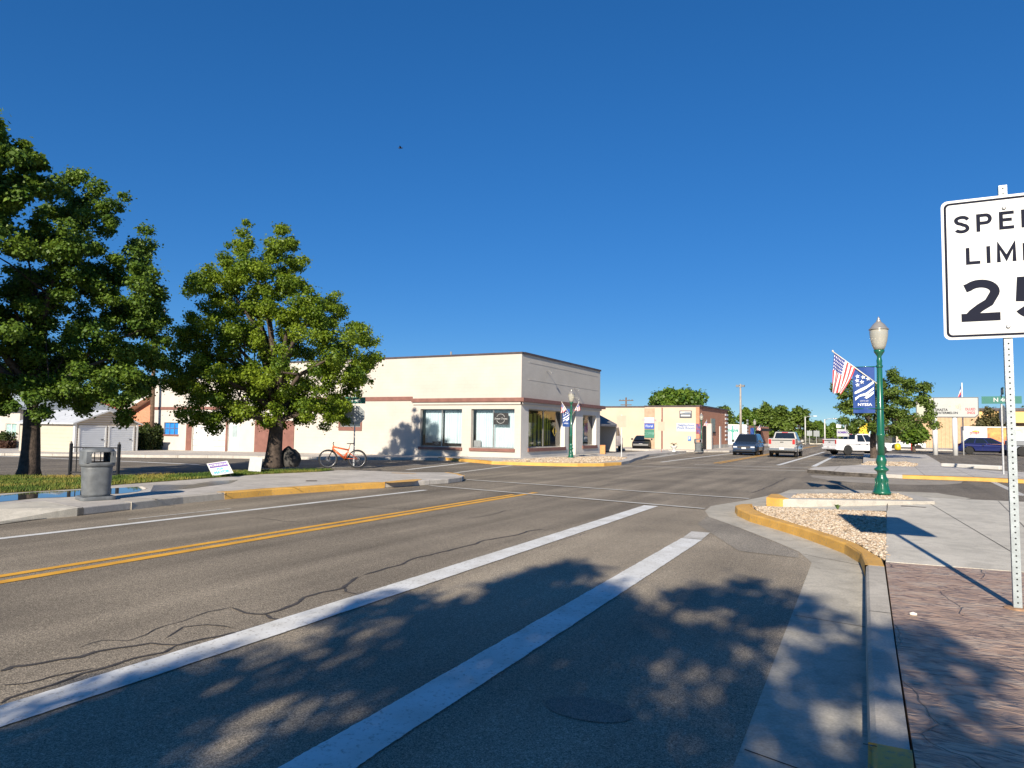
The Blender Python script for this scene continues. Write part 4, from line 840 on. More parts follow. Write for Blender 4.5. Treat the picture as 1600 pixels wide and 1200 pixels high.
# porch beyond the corner
PO = thing('porch', 'grey roofed entrance porch against the far corner of the cream shop', 'porch', (-18.2, 49.3, .15))
pr = onY(962, 690, 51)[0]; pl = onY(949, 690, 51)[0]; pz = onY(962, 664, 51)[1]
b = MB(); b.add([(-19.6, 47.1, 3.3), (pr+.12, 47.1, pz), (pr+.12, 51.3, pz), (-19.6, 51.3, 3.3), (-19.6, 47.1, 3.17), (pr+.12, 47.1, pz-.13), (pr+.12, 51.3, pz-.13), (-19.6, 51.3, 3.17)], [(0, 1, 2, 3), (7, 6, 5, 4), (0, 4, 5, 1), (1, 5, 6, 2), (2, 6, 7, 3), (3, 7, 4, 0)]); b.build('roof', mat('shingle', (.16, .16, .17), .9, var=.2, scale=10), PO, world=True)
b = MB(); b.box(pl-.6, pr, 51.0, 51.15, .15, pz-.14); b.add([(pl-.6, 51.0, pz-.14), (pr, 51.0, pz-.14), (pl-.6, 51.0, pz+.25)], [(0, 1, 2)]); b.build('side_wall', CREAM_S, PO, world=True)
b = MB(); b.box(-19.2, -18.95, 47.05, 51.1, .15, 2.9); b.build('wall', CREAM_S, PO, world=True)
b = MB(); b.box(-18.945, -18.90, 49.0, 49.9, .15, 2.15); dr = b.build('door', mat('grey_door', (.25, .28, .30), .3), PO, world=True)
b = MB(); b.box(-18.89, -18.86, 49.15, 49.75, .5, 2.0); b.build('door_window', CARGLASS, dr, world=True)

# second building, cream side and brick front
Y2 = 63.3; X2 = -13.9
YB = onX(1137.5, 690, X2)[0]; XC = onY(1087.5, 690, Y2)[0]; fy_ = lambda p: onX(p, 690, X2)[0]
B2 = thing('brick_shop', 'cream sided building with brick street front and wall signs', 'building', (X2, Y2, .15))
zr = 4.35
_, zr = onY(1096, 635.5, Y2)
XP, _ = onY(1007.5, 690, Y2); YL = 69.0; zl = onY(960, 636.5, YL)[1]
b = MB(); b.box(XP, XC-.005, Y2, Y2+.3, -.3, zr); b.box(XP, XP+.3, Y2+.3, YL+.3, -.3, zr); b.box(-46, XP-.003, YL, YL+.3, -.3, zl); b.box(-46, -45.7, YL+.3, YB, -.3, zr); b.box(-46, X2, YB-.3, YB, -.3, zr); b.build('side_wall', mat('cream_side', (.56, .455, .34), .85, var=.04, scale=1, bump=.1), B2, world=True)
b = MB(); b.box(XC, X2, Y2-.02, Y2+.3, 0, zr); b.box(X2-.3, X2, Y2+.3, YB, .0, zr+.02); b.build('brick_front', BRICK, B2, world=True)
b = MB(); b.box(XP-.05, X2+.08, Y2-.08, Y2+.35, zr+.002, zr+.12); b.box(-46, XP-.06, YL-.08, YL+.35, zl+.002, zl+.12); b.box(X2-.35, X2+.12, Y2+.35, YB+.1, zr+.022, zr+.16); b.build('parapet_cap', CAP, B2, world=True)
b = MB(); b.quad((XP, Y2+.2, zr-.3), (X2-.1, Y2+.2, zr-.3), (X2-.1, YB, zr-.3), (XP, YB, zr-.3)); b.quad((-46, YL+.2, zr-.4), (XP, YL+.2, zr-.4), (XP, YB, zr-.4), (-46, YB, zr-.4)); b.build('roof', GREY, B2, world=True)
def onB2(x0, y0, x1, y1):
    a, zt = onY(x0, y0, Y2); b_, _ = onY(x1, y0, Y2); _, zb = onY((x0+x1)/2, y1, Y2); return a, b_, zb, zt
def panel2(name, px4, m, parent=B2, th=.04, y=None):
    a, b_, zb, zt = onB2(*px4); mb = MB(); mb.box(a, b_, Y2-th, Y2-.003, zb, zt); return mb.build(name, m, parent, world=True), (a, b_, zb, zt)
panel2('recess', (1007, 638, 1023, 702), mat('recess_tan', (.42, .30, .20), .8))
for nm, r, c, tx, tc_ in [('wall_panel', (1007.3, 652, 1022.6, 661), (.70, .55, .58), 'FREEDOM', (.5, .3, .4)), ('wall_panel', (1007.3, 661.6, 1022.6, 670), (.05, .10, .38), 'Floral', (.7, .72, .8)), ('wall_panel', (1007.3, 671, 1022.6, 684), (.05, .19, .13), 'COFFEE', (.2, .36, .3))]:
    o, (a, b_, zb, zt) = panel2(nm, r, mat('panel_%s' % tx, c, .5, var=.06), th=.09)
    text('lettering', tx, .3, mat('ink_%s' % tx, tc_, .5), B2, ((a+b_)/2, Y2-.095, (zb+zt)/2), (1, 0, 0), (0, 0, 1), world=True)
panel2('brown_stripe', (1033.7, 637, 1035.7, 702), BROWN, th=.03)
def sign2(label, r, c, lines, rim=None, th=.08):
    a, b_, zb, zt = onB2(*r); mb = MB(); mb.box(a, b_, Y2-th, Y2-.004, zb, zt); nm = 'wall_sign'; o = mb.build(nm, mat('ws_%d' % r[0], c, .5, var=.04)); tag(o, label, 'sign')
    for s, fy, sz, cc in lines: text('lettering', s, sz, mat('ink%.2f%.2f%.2f' % cc, cc, .5), o, ((a+b_)/2, Y2-th-.004, zb+(zt-zb)*fy), (1, 0, 0), (0, 0, 1), bold=.008)
    return o, (a, b_, zb, zt)
o, (a, b_, zb, zt) = sign2('framed sign with a mountain picture high on the cream side wall', (1062, 641.5, 1081, 652.5), (.06, .07, .10), [])
mb = MB(); mb.box(a+.07, b_-.07, Y2-.09, Y2-.081, zb+.35, zt-.07); mb.build('picture', mat('sign_pic', (.45, .50, .55), .5, col2=(.75, .62, .40), scale=2), o)
mb = MB(); mb.add([(a+.1, Y2-.095, zb+.36), (a+.55, Y2-.095, zt-.16), (a+.85, Y2-.095, zb+.48), (a+1.1, Y2-.095, zt-.2), (b_-.1, Y2-.095, zb+.36)], [(0, 1, 2, 3, 4)]); mb.build('mountain', mat('mtn', (.18, .22, .27), .6), o)
mb = MB(); mb.box(a+.12, b_-.12, Y2-.09, Y2-.081, zb+.1, zb+.26); mb.build('lettering_strip', SIGNW, o)
sign2('white painted wall sign with two lines of blue lettering on the cream wall', (1057, 661, 1087, 674.5), (.52, .52, .50), [('Neighborhood', .76, .25, (.12, .18, .38)), ('Pool Room', .42, .34, (.12, .18, .38))], th=.03)
sign2('small blue square sign low on the cream wall', (1075, 682, 1080, 688.5), (.04, .18, .55), [('P', .5, .3, (.7, .7, .7))])
# brick front details
for ya, yb, za, zb in [(fy_(1110.5), fy_(1117), 1.75, 3.0)]:
    b = MB(); b.box(X2+.003, X2+.05, ya, yb, za, zb); wn = b.build('window', mat('glass_block', (.16, .17, .13), .3, col2=(.3, .3, .22), scale=6), B2, world=True); b = MB(); b.box(X2+.003, X2+.08, ya-.1, yb+.1, za-.15, za-.002); b.build('sill', DARK, wn, world=True)
b = MB(); b.box(X2+.003, X2+.07, fy_(1097.8), fy_(1102.5), .15, 2.4); b.build('doorway', DARK, B2, world=True)
b = MB(); b.box(X2+.003, X2+.5, fy_(1103), fy_(1103)+.5, .15, 2.5); b.build('pilaster', CREAM_S, B2, world=True)
b = MB(); b.box(X2+.003, X2+.06, fy_(1124), fy_(1126), .15, 2.3); b.build('white_strip', WHITE, B2, world=True)
b = MB()
for k in range(7): b.box(X2+.003, X2+.05, YB-1.6, YB-.02, .9+k*.42, 1.1+k*.42)
b.build('quoins', WHITE, B2, world=True)
b = MB(); b.box(X2+.003, X2+.02, fy_(1103)+.51, YB-.1, .15, .5); b.build('plinth', CONC, B2, world=True)

# third: white gable wall with a teal cross, then a brick front
Y3 = 98.0; xa, z3 = onY(1130, 663, Y3); xb, _ = onY(1166, 663, Y3); xc, _ = onY(1168, 663, Y3)
B3 = thing('white_walled_shop', 'white side wall with a teal cross, next to a short brick front', 'building', (xb, Y3, .15))
b = MB(); b.box(xa-12, xb, Y3, Y3+.3, 0, z3); b.box(xa-12, xa-11.7, Y3+.3, Y3+22, 0, z3); b.build('side_wall', WHITE, B3, world=True)
b = MB(); b.box(xb-.3, xb+.02, Y3+.3, Y3+22, 0, z3-.1); b.build('brick_front', BRICK, B3, world=True)
b = MB(); b.quad((xa-12, Y3, z3-.2), (xb, Y3, z3-.2), (xb, Y3+22, z3-.2), (xa-12, Y3+22, z3-.2)); b.build('roof', GREY, B3, world=True)
b = MB(); cx_, cz_ = onY(1145, 673, Y3); b.box(cx_-.09, cx_+.09, Y3-.04, Y3-.005, cz_-1.5, cz_+.7); b.build('cross', mat('teal_cross', (.06, .32, .26), .5), B3, world=True)
text('lettering', 'THRIVE', .42, mat('teal_cross', (.06, .32, .26)), B3, (cx_, Y3-.05, cz_), (1, 0, 0), (0, 0, 1), world=True, bold=.03)
b = MB()
for k in range(8): b.box(xb+.021, xb+.06, Y3+.3, Y3+1.4, .3+k*.42, .55+k*.42)
b.box(xb-.02, xb+.05, Y3-.05, Y3+.28, 0, z3-.05); b.build('quoins', WHITE, B3, world=True)
b = MB(); b.box(xb+.02, xb+1.3, Y3+4, Y3+14, 2.0, 2.35); b.box(xb+.021, xb+.05, Y3+5, Y3+13, .3, 1.95); b.build('awning', DARK, B3, world=True)

# garage on the left, gable to the street corner
GX, GY = onY(116, 690, 27.5)[0], 27.5
zg = gz(GX)
gl = 4.3; gw = 6.0; xl = onY(30, 690, GY)[0]
ev = onY(116, 661.5, GY)[1]; rdg = topz(166, 643, GX, GY+gl*.5)
GG = thing('twin_garage', 'cream sided metal garage with two white roller doors in its gable end', 'garage', (GX, GY, zg))
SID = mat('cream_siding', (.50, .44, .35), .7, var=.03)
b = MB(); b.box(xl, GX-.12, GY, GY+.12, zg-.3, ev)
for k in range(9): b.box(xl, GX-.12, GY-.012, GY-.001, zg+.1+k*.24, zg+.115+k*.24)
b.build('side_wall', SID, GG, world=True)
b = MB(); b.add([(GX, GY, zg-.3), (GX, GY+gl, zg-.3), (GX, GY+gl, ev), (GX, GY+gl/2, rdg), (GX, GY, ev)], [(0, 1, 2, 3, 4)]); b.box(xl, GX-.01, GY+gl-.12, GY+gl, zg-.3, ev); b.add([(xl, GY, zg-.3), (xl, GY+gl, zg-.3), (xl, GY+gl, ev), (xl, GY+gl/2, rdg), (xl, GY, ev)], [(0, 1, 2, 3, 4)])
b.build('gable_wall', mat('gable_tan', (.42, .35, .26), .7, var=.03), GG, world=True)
b = MB()
for z in np.arange(zg+.2, rdg-.1, .16):
    e = max(0, (z-ev))/(rdg-ev)*gl/2; b.box(GX+.002, GX+.014, GY+e, GY+gl-e, z, z+.02)
b.box(GX-.12, GX+.04, GY-.03, GY+.1, zg, ev); b.box(GX-.12, GX+.04, GY+gl-.1, GY+gl+.03, zg, ev); b.build('trim', WHITE, GG, world=True)
b = MB()
for s in (0, 1):
    y0, y1 = (GY-.25, GY+gl/2) if s == 0 else (GY+gl+.25, GY+gl/2)
    b.add([(xl-.2, y0, ev-.06), (GX+.2, y0, ev-.06), (GX+.2, y1, rdg), (xl-.2, y1, rdg), (xl-.2, y0, ev+.02), (GX+.2, y0, ev+.02), (GX+.2, y1, rdg+.1), (xl-.2, y1, rdg+.1)], [(0, 1, 2, 3), (7, 6, 5, 4), (0, 4, 5, 1), (1, 5, 6, 2), (3, 2, 6, 7), (0, 3, 7, 4)])
b.build('roof', ROOFW, GG, world=True)
for y0 in (GY+.32, GY+2.3):
    b = MB(); b.box(GX+.003, GX+.03, y0, y0+1.65, zg-.05, zg+1.75)
    for k in range(12): b.box(GX+.031, GX+.045, y0+.05, y0+1.6, zg+.02+k*.14, zg+.09+k*.14)
    rd = b.build('roller_door', mat('roller_white', (.62, .66, .70), .4, var=.03), GG, world=True)
    b = MB(); b.box(GX+.002, GX+.06, y0-.1, y0, zg-.05, zg+1.85); b.box(GX+.002, GX+.06, y0+1.65, y0+1.75, zg-.05, zg+1.85); b.box(GX+.002, GX+.06, y0, y0+1.65, zg+1.76, zg+1.85); b.build('door_frame', WHITE, rd, world=True)
    b = MB(); b.box(GX+.046, GX+.08, y0+1.4, y0+1.55, zg+.9, zg+.95); b.build('handle', BLACKM, rd, world=True)
# brick gabled house behind
HY = 44.0
xe, ze = onY(196, 645, HY); xr, zr_ = onY(262, 603, HY)
HB = thing('brick_gable_house', 'red brick gable wall under a pale raking eave beside the utility pole', 'house', (xr, HY, gz(xr)))
b = MB(); b.add([(xe+.6, HY, -1), (2*xr-xe, HY, -1), (2*xr-xe, HY, ze), (xr, HY, zr_-.1), (xe+.6, HY, ze+.2)], [(0, 1, 2, 3, 4)]); b.box(xe+.6, xe+.8, HY+.01, HY+12, -1, ze); b.build('wall', BRICK, HB, world=True)
b = MB()
for sx in (-1, 1):
    x0_ = xr+sx*(xr-xe)
    b.add([(x0_, HY-.9, ze), (xr, HY-.9, zr_), (xr, HY+12, zr_), (x0_, HY+12, ze), (x0_, HY-.9, ze-.35), (xr, HY-.9, zr_-.35), (xr, HY+12, zr_-.35), (x0_, HY+12, ze-.35)], [(0, 1, 2, 3), (7, 6, 5, 4), (0, 4, 5, 1), (1, 5, 6, 2), (2, 6, 7, 3), (3, 7, 4, 0)])
b.build('roof', mat('eave_white', (.66, .62, .55), .7), HB, world=True)
b = MB(); xd_, _ = onY(118, 640, 60); xe2, zt2 = onY(158, 627, 60)
RH = thing('red_roofed_house', 'dark red roof seen behind the cream garage', 'house', ((xd_+xe2)/2, 62, gz(xd_)))
b = MB(); b.add([(xd_-3, 58, 2.6), (xe2+3, 58, 2.6), (xe2+2, 63, zt2), (xd_-2, 63, zt2)], [(0, 1, 2, 3)]); b.add([(xd_-3, 68, 2.6), (xe2+3, 68, 2.6), (xe2+2, 63, zt2), (xd_-2, 63, zt2)], [(0, 1, 2, 3)]); b.add([(xe2+3, 58, 2.6), (xe2+3, 68, 2.6), (xe2+2, 63, zt2)], [(0, 1, 2)]); b.build('roof', mat('red_roof', (.32, .09, .05), .8, var=.15), RH, world=True)
b = MB(); b.box(xd_-2.5, xe2+2.5, 58.6, 67.5, -1, 2.6); b.build('wall', CREAM_S, RH, world=True)
# cream house at the left edge
HX1, _ = onY(29, 690, 33.0); HX0 = HX1-16
LH = thing('cream_house', 'cream house with a pale curtained window at the far left', 'house', (HX1, 33, gz(HX1)))
zb_ = gz(HX1); ze_ = onY(0, 640, 33)[1]
xw0, zw1 = onY(9, 662, 33.0); xw1, zw0 = onY(25, 681.5, 33.0)
b = MB(); wall(b, (HX1, 33), (-1, 0), 16, zb_-.4, ze_, [(HX1-xw1, HX1-xw0, zw0, zw1)], (0, -1), .15); b.box(HX1-.1, HX1, 33.01, 41, zb_-.4, ze_); b.build('wall', CREAM_S, LH, world=True, recalc=False)
b = MB(); b.add([(HX0-.5, 32.4, ze_), (HX1+.5, 32.4, ze_), (HX1-1, 37, ze_+2.0), (HX0, 37, ze_+2.0), (HX0-.5, 41.6, ze_), (HX1+.5, 41.6, ze_)], [(0, 1, 2, 3), (4, 3, 2, 5), (1, 5, 2)]); b.build('roof', mat('blueish_roof', (.30, .34, .36), .7, var=.12), LH, world=True)
b = MB(); b.box(xw0, xw1, 33.1, 33.14, zw0, zw1); wn = b.build('window', mat('pale_curtain', (.35, .52, .48), .5, var=.2, scale=4), LH, world=True)
b = MB()
for c in (xw0, (xw0+xw1)/2, xw1): b.box(c-.04, c+.04, 33.04, 33.098, zw0, zw1)
b.box(xw0-.1, xw1+.1, 32.95, 32.997, zw0-.12, zw0); b.build('window_frame', WHITE, wn, world=True)
HEDGE = leafmat('hedge_leaf', (.025, .05, .01), (.09, .12, .03))
def hedge(label, x0, x1, y0, y1, h, n, seed, cat='hedge', name='hedge', m=HEDGE):
    rng = np.random.default_rng(seed); g0 = gz((x0+x1)/2); pos = np.stack([rng.uniform(x0, x1, n), rng.uniform(y0, y1, n), g0+h*rng.uniform(0, 1, n)**.7], 1)
    pos[:, 2] -= .25*h*np.abs(np.sin(pos[:, 0]*2.1+seed))*(pos[:, 2]-g0)/h
    nrm = rng.normal(0, 1, (n, 3)); nrm /= np.linalg.norm(nrm, axis=1)[:, None]; t = np.cross(nrm, rng.normal(0, 1, (n, 3))); t /= np.linalg.norm(t, axis=1)[:, None]; b_ = np.cross(nrm, t); s = .16
    me = rawmesh(name, np.stack([pos-t*s*.5, pos+b_*s*.4, pos+t*s*.5, pos-b_*s*.4], 1), np.arange(n*4), 4, m); tints(me, rng.uniform(0, 1, n), 1); tag(link(name, me), label, cat)
xh0, _ = onY(213, 690, 33.5); xh1, _ = onY(234, 690, 33.5)
hedge('dark tall hedge between the garage and the utility pole', xh0, xh1, 33.2, 34.6, 2.2, 5000, 1)
xh0, _ = onY(-30, 690, 31.5); xh1, _ = onY(10, 690, 31.5)
hedge('green bush below the window of the far left house', xh0, xh1, 31.2, 32.3, 1.5, 3500, 2, 'bush', 'bush')
xh0, _ = onY(0, 690, 31); xh1, _ = onY(26, 690, 31)
hedge('low reddish shrubs by the far left house', xh0, xh1, 30.3, 31.0, .75, 2500, 3, 'bush', 'bush', leafmat('red_leaf', (.05, .02, .015), (.14, .08, .05)))
# store on the right
SY = 106.0
sx0, sz = onY(1400, 648, SY); sx1, _ = onY(1531, 648, SY); sx2, sz2 = onY(1563, 638, SY+2)
ST = thing('store_building', 'tan ribbed grocery store with a yellow band behind the marquee sign', 'store', ((sx0+sx1)/2, SY, 0))
b = MB(); b.box(sx0, sx1, SY, SY+30, -.05, sz)
for k in range(int((sx1-sx0)/.45)): b.box(sx0+.1+k*.45, sx0+.3+k*.45, SY-.06, SY-.002, 0, sz-.1)
b.build('wall', TAN, ST, world=True)
b = MB(); b.box(sx1+.01, sx2+14, SY+2, SY+29, -.05, 3.4); b.build('wall', mat('dark_front', (.16, .11, .08), .7), ST, world=True)
b = MB(); b.box(sx1+.01, sx2+14, SY+1.2, SY+29, 3.42, sz2-.35); b.build('fascia', mat('yellow_band', (.68, .44, .17), .7, var=.04), ST, world=True)
b = MB(); b.box(sx1-.1, sx2+14.2, SY+1, SY+29, sz2-.34, sz2); b.build('roof_edge', CAP, ST, world=True)
b = MB()
for k in range(4): b.box(sx1+.6+k*1.6, sx1+1.9+k*1.6, SY+1.9, SY+1.995, 1.8, 3.0)
b.build('shop_windows', mat('shop_window', (.5, .5, .42), .3), ST, world=True)
# low dark fence and stalls at the park edge
b = MB(); x0, _ = onY(1275, 690, 134); x1, _ = onY(1350, 690, 134)
FN = thing('park_fence', 'long dark low fence at the far end of the street', 'fence', ((x0+x1)/2, 134, 0))
b.box(x0-10, x1, 134, 134.06, .9, 1.0); b.box(x0-10, x1, 134, 134.06, .3, .38); b.build('rail', BLACKM, FN, world=True)
for k in range(12):
    b = MB(); xx = x0-10+k*(x1-x0+10)/11; b.box(xx-.05, xx+.05, 134.07, 134.17, 0, 1.3); b.build('post', BLACKM, FN, world=True)

# ================================================================ street furniture
def fit_text(name, s, m, parent, x0, x1, z0, z1, y, bold=0., world=True):
    """lettering on a plate facing -Y, fitted to a box"""
    c = bpy.data.curves.new('t', 'FONT'); c.body = s; c.size = 1; c.offset = bold; c.extrude = .001; c.resolution_u = 6
    o = bpy.data.objects.new('t', c); COL.objects.link(o)
    me = bpy.data.meshes.new_from_object(o.evaluated_get(bpy.context.evaluated_depsgraph_get())); bpy.data.objects.remove(o)
    X = [v.co.x for v in me.vertices]; Y = [v.co.y for v in me.vertices]; a, b, c_, d = min(X), max(X), min(Y), max(Y)
    for v in me.vertices:
        v.co = Vector((x0+(v.co.x-a)/(b-a)*(x1-x0), y-(v.co.z+.001), z0+(v.co.y-c_)/(d-c_)*(z1-z0)))
    me.materials.clear(); me.materials.append(m); return link(name, me, parent, world)
def rrect(x0, x1, z0, z1, r, n=5):
    P = []
    for cx, cz, a0 in ((x1-r, z1-r, 0), (x0+r, z1-r, 90), (x0+r, z0+r, 180), (x1-r, z0+r, 270)):
        for k in range(n+1): a = R(a0+90*k/n); P.append((cx+r*math.cos(a), cz+r*math.sin(a)))
    return P
# speed limit sign on its perforated post
SX_, SY_ = at(1590, 950, .15); py = SY_
xl, _ = onY(1472.5, 420, py-.06); zt = (onY(1470, 317, py-.06)[1]+onY(1600, 299, py-.06)[1])/2; zb = (onY(1480, 531.5, py-.06)[1]+onY(1600, 526, py-.06)[1])/2
xc = onY(1577.5, 420, py)[0]; xr = 2*xc-xl
SP = thing('speed_limit_sign', 'white SPEED LIMIT 25 sign on a perforated steel post at the right edge', 'road sign', (SX_, SY_, .146))
yp = py-.045
mb = MB(); mb.prism(rrect(xl, xr, zb, zt, .055), 'y', yp-.003, yp); pnl = mb.build('sign_panel', mat('sign_edge', (.56, .57, .555), .4, var=.03), SP, world=True)
mb = MB(); o_, i_ = rrect(xl+.022, xr-.022, zb+.022, zt-.022, .045), rrect(xl+.042, xr-.042, zb+.042, zt-.042, .03)
n = len(o_); mb.add([(p[0], yp-.0042, p[1]) for p in o_]+[(p[0], yp-.0042, p[1]) for p in i_], [(k, (k+1) % n, n+(k+1) % n, n+k) for k in range(n)]); mb.build('border', INK, pnl, world=True)
yy = yp-.0045
W_ = xr-xl
def Z(y_, x_=1530): return onY(x_, y_, yp)[1]
# road-sign capitals drawn as stroke ribbons
def arc(cx, cy, rx, ry, a0, a1, n=12): return [(cx+rx*math.cos(R(a0+(a1-a0)*k/n)), cy+ry*math.sin(R(a0+(a1-a0)*k/n))) for k in range(n+1)]
def ribbon(mb, P, t, asp, x0, z0, w_, h_, y, closed=False):
    """P in the unit box; t stroke width as part of the height"""
    Q = [Vector((p[0]*w_, p[1]*h_)) for p in P]; n = len(Q); L, Rr = [], []
    for i in range(n):
        a = Q[i-1] if (i > 0 or closed) else None; b = Q[(i+1) % n] if (i < n-1 or closed) else None
        if a is None: d = (b-Q[i]).normalized(); m_ = Vector((-d.y, d.x)); k = 1
        elif b is None: d = (Q[i]-a).normalized(); m_ = Vector((-d.y, d.x)); k = 1
        else:
            d1, d2 = (Q[i]-a).normalized(), (b-Q[i]).normalized(); n1, n2 = Vector((-d1.y, d1.x)), Vector((-d2.y, d2.x)); m_ = (n1+n2).normalized(); k = 1/max(.35, m_.dot(n1))
        o = m_*t*h_/2*k; L.append(Q[i]+o); Rr.append(Q[i]-o)
    for i in range(n if closed else n-1):
        j = (i+1) % n; mb.quad(*[(x0+v.x, y, z0+v.y) for v in (L[i], L[j], Rr[j], Rr[i])])
def glyph(mb, ch, x0, z0, w_, h_, y, t):
    e = t/2; ex = e*h_/w_; rb = lambda P, c=False: ribbon(mb, P, t, 1, x0, z0, w_, h_, y, c)
    if ch == 'L': rb([(ex, 1), (ex, e), (1, e)])
    elif ch == 'I': rb([(.5, 0), (.5, 1)])
    elif ch == 'T': rb([(0, 1-e), (1, 1-e)]); rb([(.5, 1-t), (.5, 0)])
    elif ch == 'E': rb([(1, 1-e), (ex, 1-e), (ex, e), (1, e)]); rb([(2*ex, .53), (.86, .53)])
    elif ch == 'M': rb([(ex, 0), (ex, 1-e*.2), (.5, .22), (1-ex, 1-e*.2), (1-ex, 0)])
    elif ch == 'P': rb([(ex, 0), (ex, 1-e)]+[(.55, 1-e)]+arc(.6, .69, .4-ex, .31-e, 75, -75)+[(.55, .38+e), (2*ex, .38+e)])
    elif ch == 'D': rb([(ex, e), (ex, 1-e), (.45, 1-e)]+arc(.5, .5, .5-ex, .5-e, 80, -80)+[(.45, e)], True)
    elif ch == 'S': rb([(1-ex*.6, .76)]+arc(.5, .75, .5-ex, .25-e, 25, 180, 10)[0:]+arc(.5, .745, .5-ex, .245-e*.4, 200, 262, 5)+arc(.5, .26, .5-ex, .26-e*.5, 75, 0, 6)+arc(.5, .26, .5-ex, .26-e, -8, -162, 12))
    elif ch == '2': rb([(ex*.9, .80)]+arc(.5, .70, .5-ex, .30-e, 140, -25, 14)+[(.72, .44), (.50, .33), (.30, .20), (.22, .12)]); ribbon(mb, [(0, e), (1, e)], t, 1, x0, z0, w_, h_, y-.0006)
    elif ch == '5': rb([(.93, 1-e), (.16, 1-e), (.12, .42)]); ribbon(mb, arc(.47, .36, .53-ex, .32-e*.6, 140, -155, 22), t, 1, x0, z0, w_, h_, y-.0006)
def word(s, x0, x1, z0, z1, y, t, widths, gap):
    tot = sum(widths)+gap*(len(s)-1); x = x0; k = (x1-x0)/tot
    for c_, w__ in zip(s, widths):
        m_ = MB(); glyph(m_, c_, x, z0, w__*k, z1-z0, y, t); m_.build('letter' if c_.isalpha() else 'digit', INK, pnl, world=True, recalc=False); x += (w__+gap)*k
sL = onY(1490.5, 350, yp)[0]; word('SPEED', sL, onY(1659, 350, yp)[0], Z(365, 1502), Z(337.5, 1502), yy, .185, [.92, .92, .86, .86, .95], .40)
sL = onY(1509, 400, yp)[0]; word('LIMIT', sL, onY(1641, 400, yp)[0], Z(413.5, 1517), Z(387, 1517), yy, .19, [.80, .22, 1.05, .22, .86], .34)
sL = onY(1501.5, 470, yp)[0]; word('25', sL, onY(1652, 470, yp)[0], Z(502, 1530), Z(437, 1530), yy, .195, [.92, .92], .36)
mb = MB(); hw = .032; ztop = onY(1566, 291, py)[1]
lx = (onY(1566, 295, py)[0]-SX_)/(ztop-.15)
def pc(z): return SX_+lx*(z-.15)
zs = [0.0, .15+1e-3]+list(np.arange(.19, ztop-.02, .0508)); hr = .0075
PXM = mat('post_steel', (.33, .37, .38), .45, .35, .12, 12, .1, 150)
mb.bar((SX_, py, .0), (pc(ztop), py, ztop), .064, .064)
mb.mi = 1; z = .2
while z < ztop-.03:
    for (nx, ny) in ((0, -1), (-1, 0)):
        c = Vector((pc(z), py, z)); q = []
        for k in range(8):
            a = 2*math.pi*k/8; q.append((c.x+(hr*math.cos(a) if ny else -.0332), c.y+(-.0332 if ny else hr*math.cos(a)), z+hr*math.sin(a)))
        if not (ny and zb < z < zt): mb.add(q, [tuple(range(8))])
    z += .0508
mb.build('post', [PXM, mat('hole_black', (.015, .015, .015), .9)], SP, world=True, recalc=False)
mb = MB()
for z in (zt-.12, zb+.1): mb.lathe([(.018, 0), (.018, -.006), (.008, -.012)], (pc(z), yp-.003, z), 10, 'y')
mb.build('bolt', GALV, pnl, world=True)
mb = MB(); mb.lathe([(.11, 0), (.10, .008), (.05, .012)], (SX_, py, .146), 20); mb.build('base_collar', mat('rusty_mortar', (.34, .20, .11), .9, var=.3, scale=20), SP, world=True)

# street lamps
GLOBE = mat('lamp_globe', (.52, .50, .42), .22, var=.03, spec=.6)
GLOBE.node_tree.nodes['Principled BSDF'].inputs['Transmission Weight'].default_value = .35
CAPM = mat('lamp_cap', (.42, .40, .36), .3, .5)
def make_lamp(label, loc):
    t = thing('street_lamp', label, 'street lamp', loc, 0, 'green street lamps along the main street'); t.scale = (.885,)*3
    mb = MB(); mb.lathe([(.23, 0), (.23, .06), (.20, .09), (.185, .16), (.15, .22), (.135, .34), (.15, .42), (.12, .47), (.105, .56), (.12, .60), (.175, .64), (.18, .68), (.12, .72), (.10, .76), (.13, .84), (.135, .92), (.105, .98), (.095, 1.04)], n=24)
    for k in range(8):
        a = k*math.pi/4; mb.tube([(.19*math.cos(a), .19*math.sin(a), .1), (.15*math.cos(a), .15*math.sin(a), .25), (.15*math.cos(a), .15*math.sin(a), .42)], .016, 5)
    mb.build('base', GREEN, t, bevel=0)
    mb = MB(); mb.lathe([(.095, 1.04), (.092, 1.55), (.11, 1.57), (.11, 1.61), (.088, 1.63), (.068, 3.55), (.075, 3.6), (.06, 3.66), (.055, 3.72), (.10, 3.80), (.13, 3.84), (.135, 3.90)], n=20); mb.build('post', GREEN, t)
    mb = MB(); mb.lathe([(.12, 3.90), (.165, 4.0), (.205, 4.15), (.228, 4.30), (.232, 4.42), (.225, 4.45)], n=28); mb.build('globe', GLOBE, t)
    mb = MB(); mb.lathe([(.25, 4.45), (.25, 4.475), (.228, 4.49), (.20, 4.53), (.14, 4.61), (.08, 4.66), (.055, 4.69), (.06, 4.71), (.03, 4.74), (.035, 4.76), (.005, 4.82)], n=28); mb.build('cap', CAPM, t)
    mb = MB()
    for z in (3.45, 2.30): mb.tube([(0, 0, z), (-.75, 0, z)], .012, 6)
    mb.lathe([(.085, 0), (.085, .06)], (0, 0, 3.42), 14); mb.lathe([(.095, 0), (.095, .06)], (0, 0, 2.27), 14)
    mb.build('banner_arms', GREEN, t)
    return t
lx0, ly0 = at(1378, 772, .25)
lamp = make_lamp('nearest green lamp with blue banner, standing in the pebble bed', (lx0, ly0, .25))
lamps = [(lx0, ly0, .25, .885)]
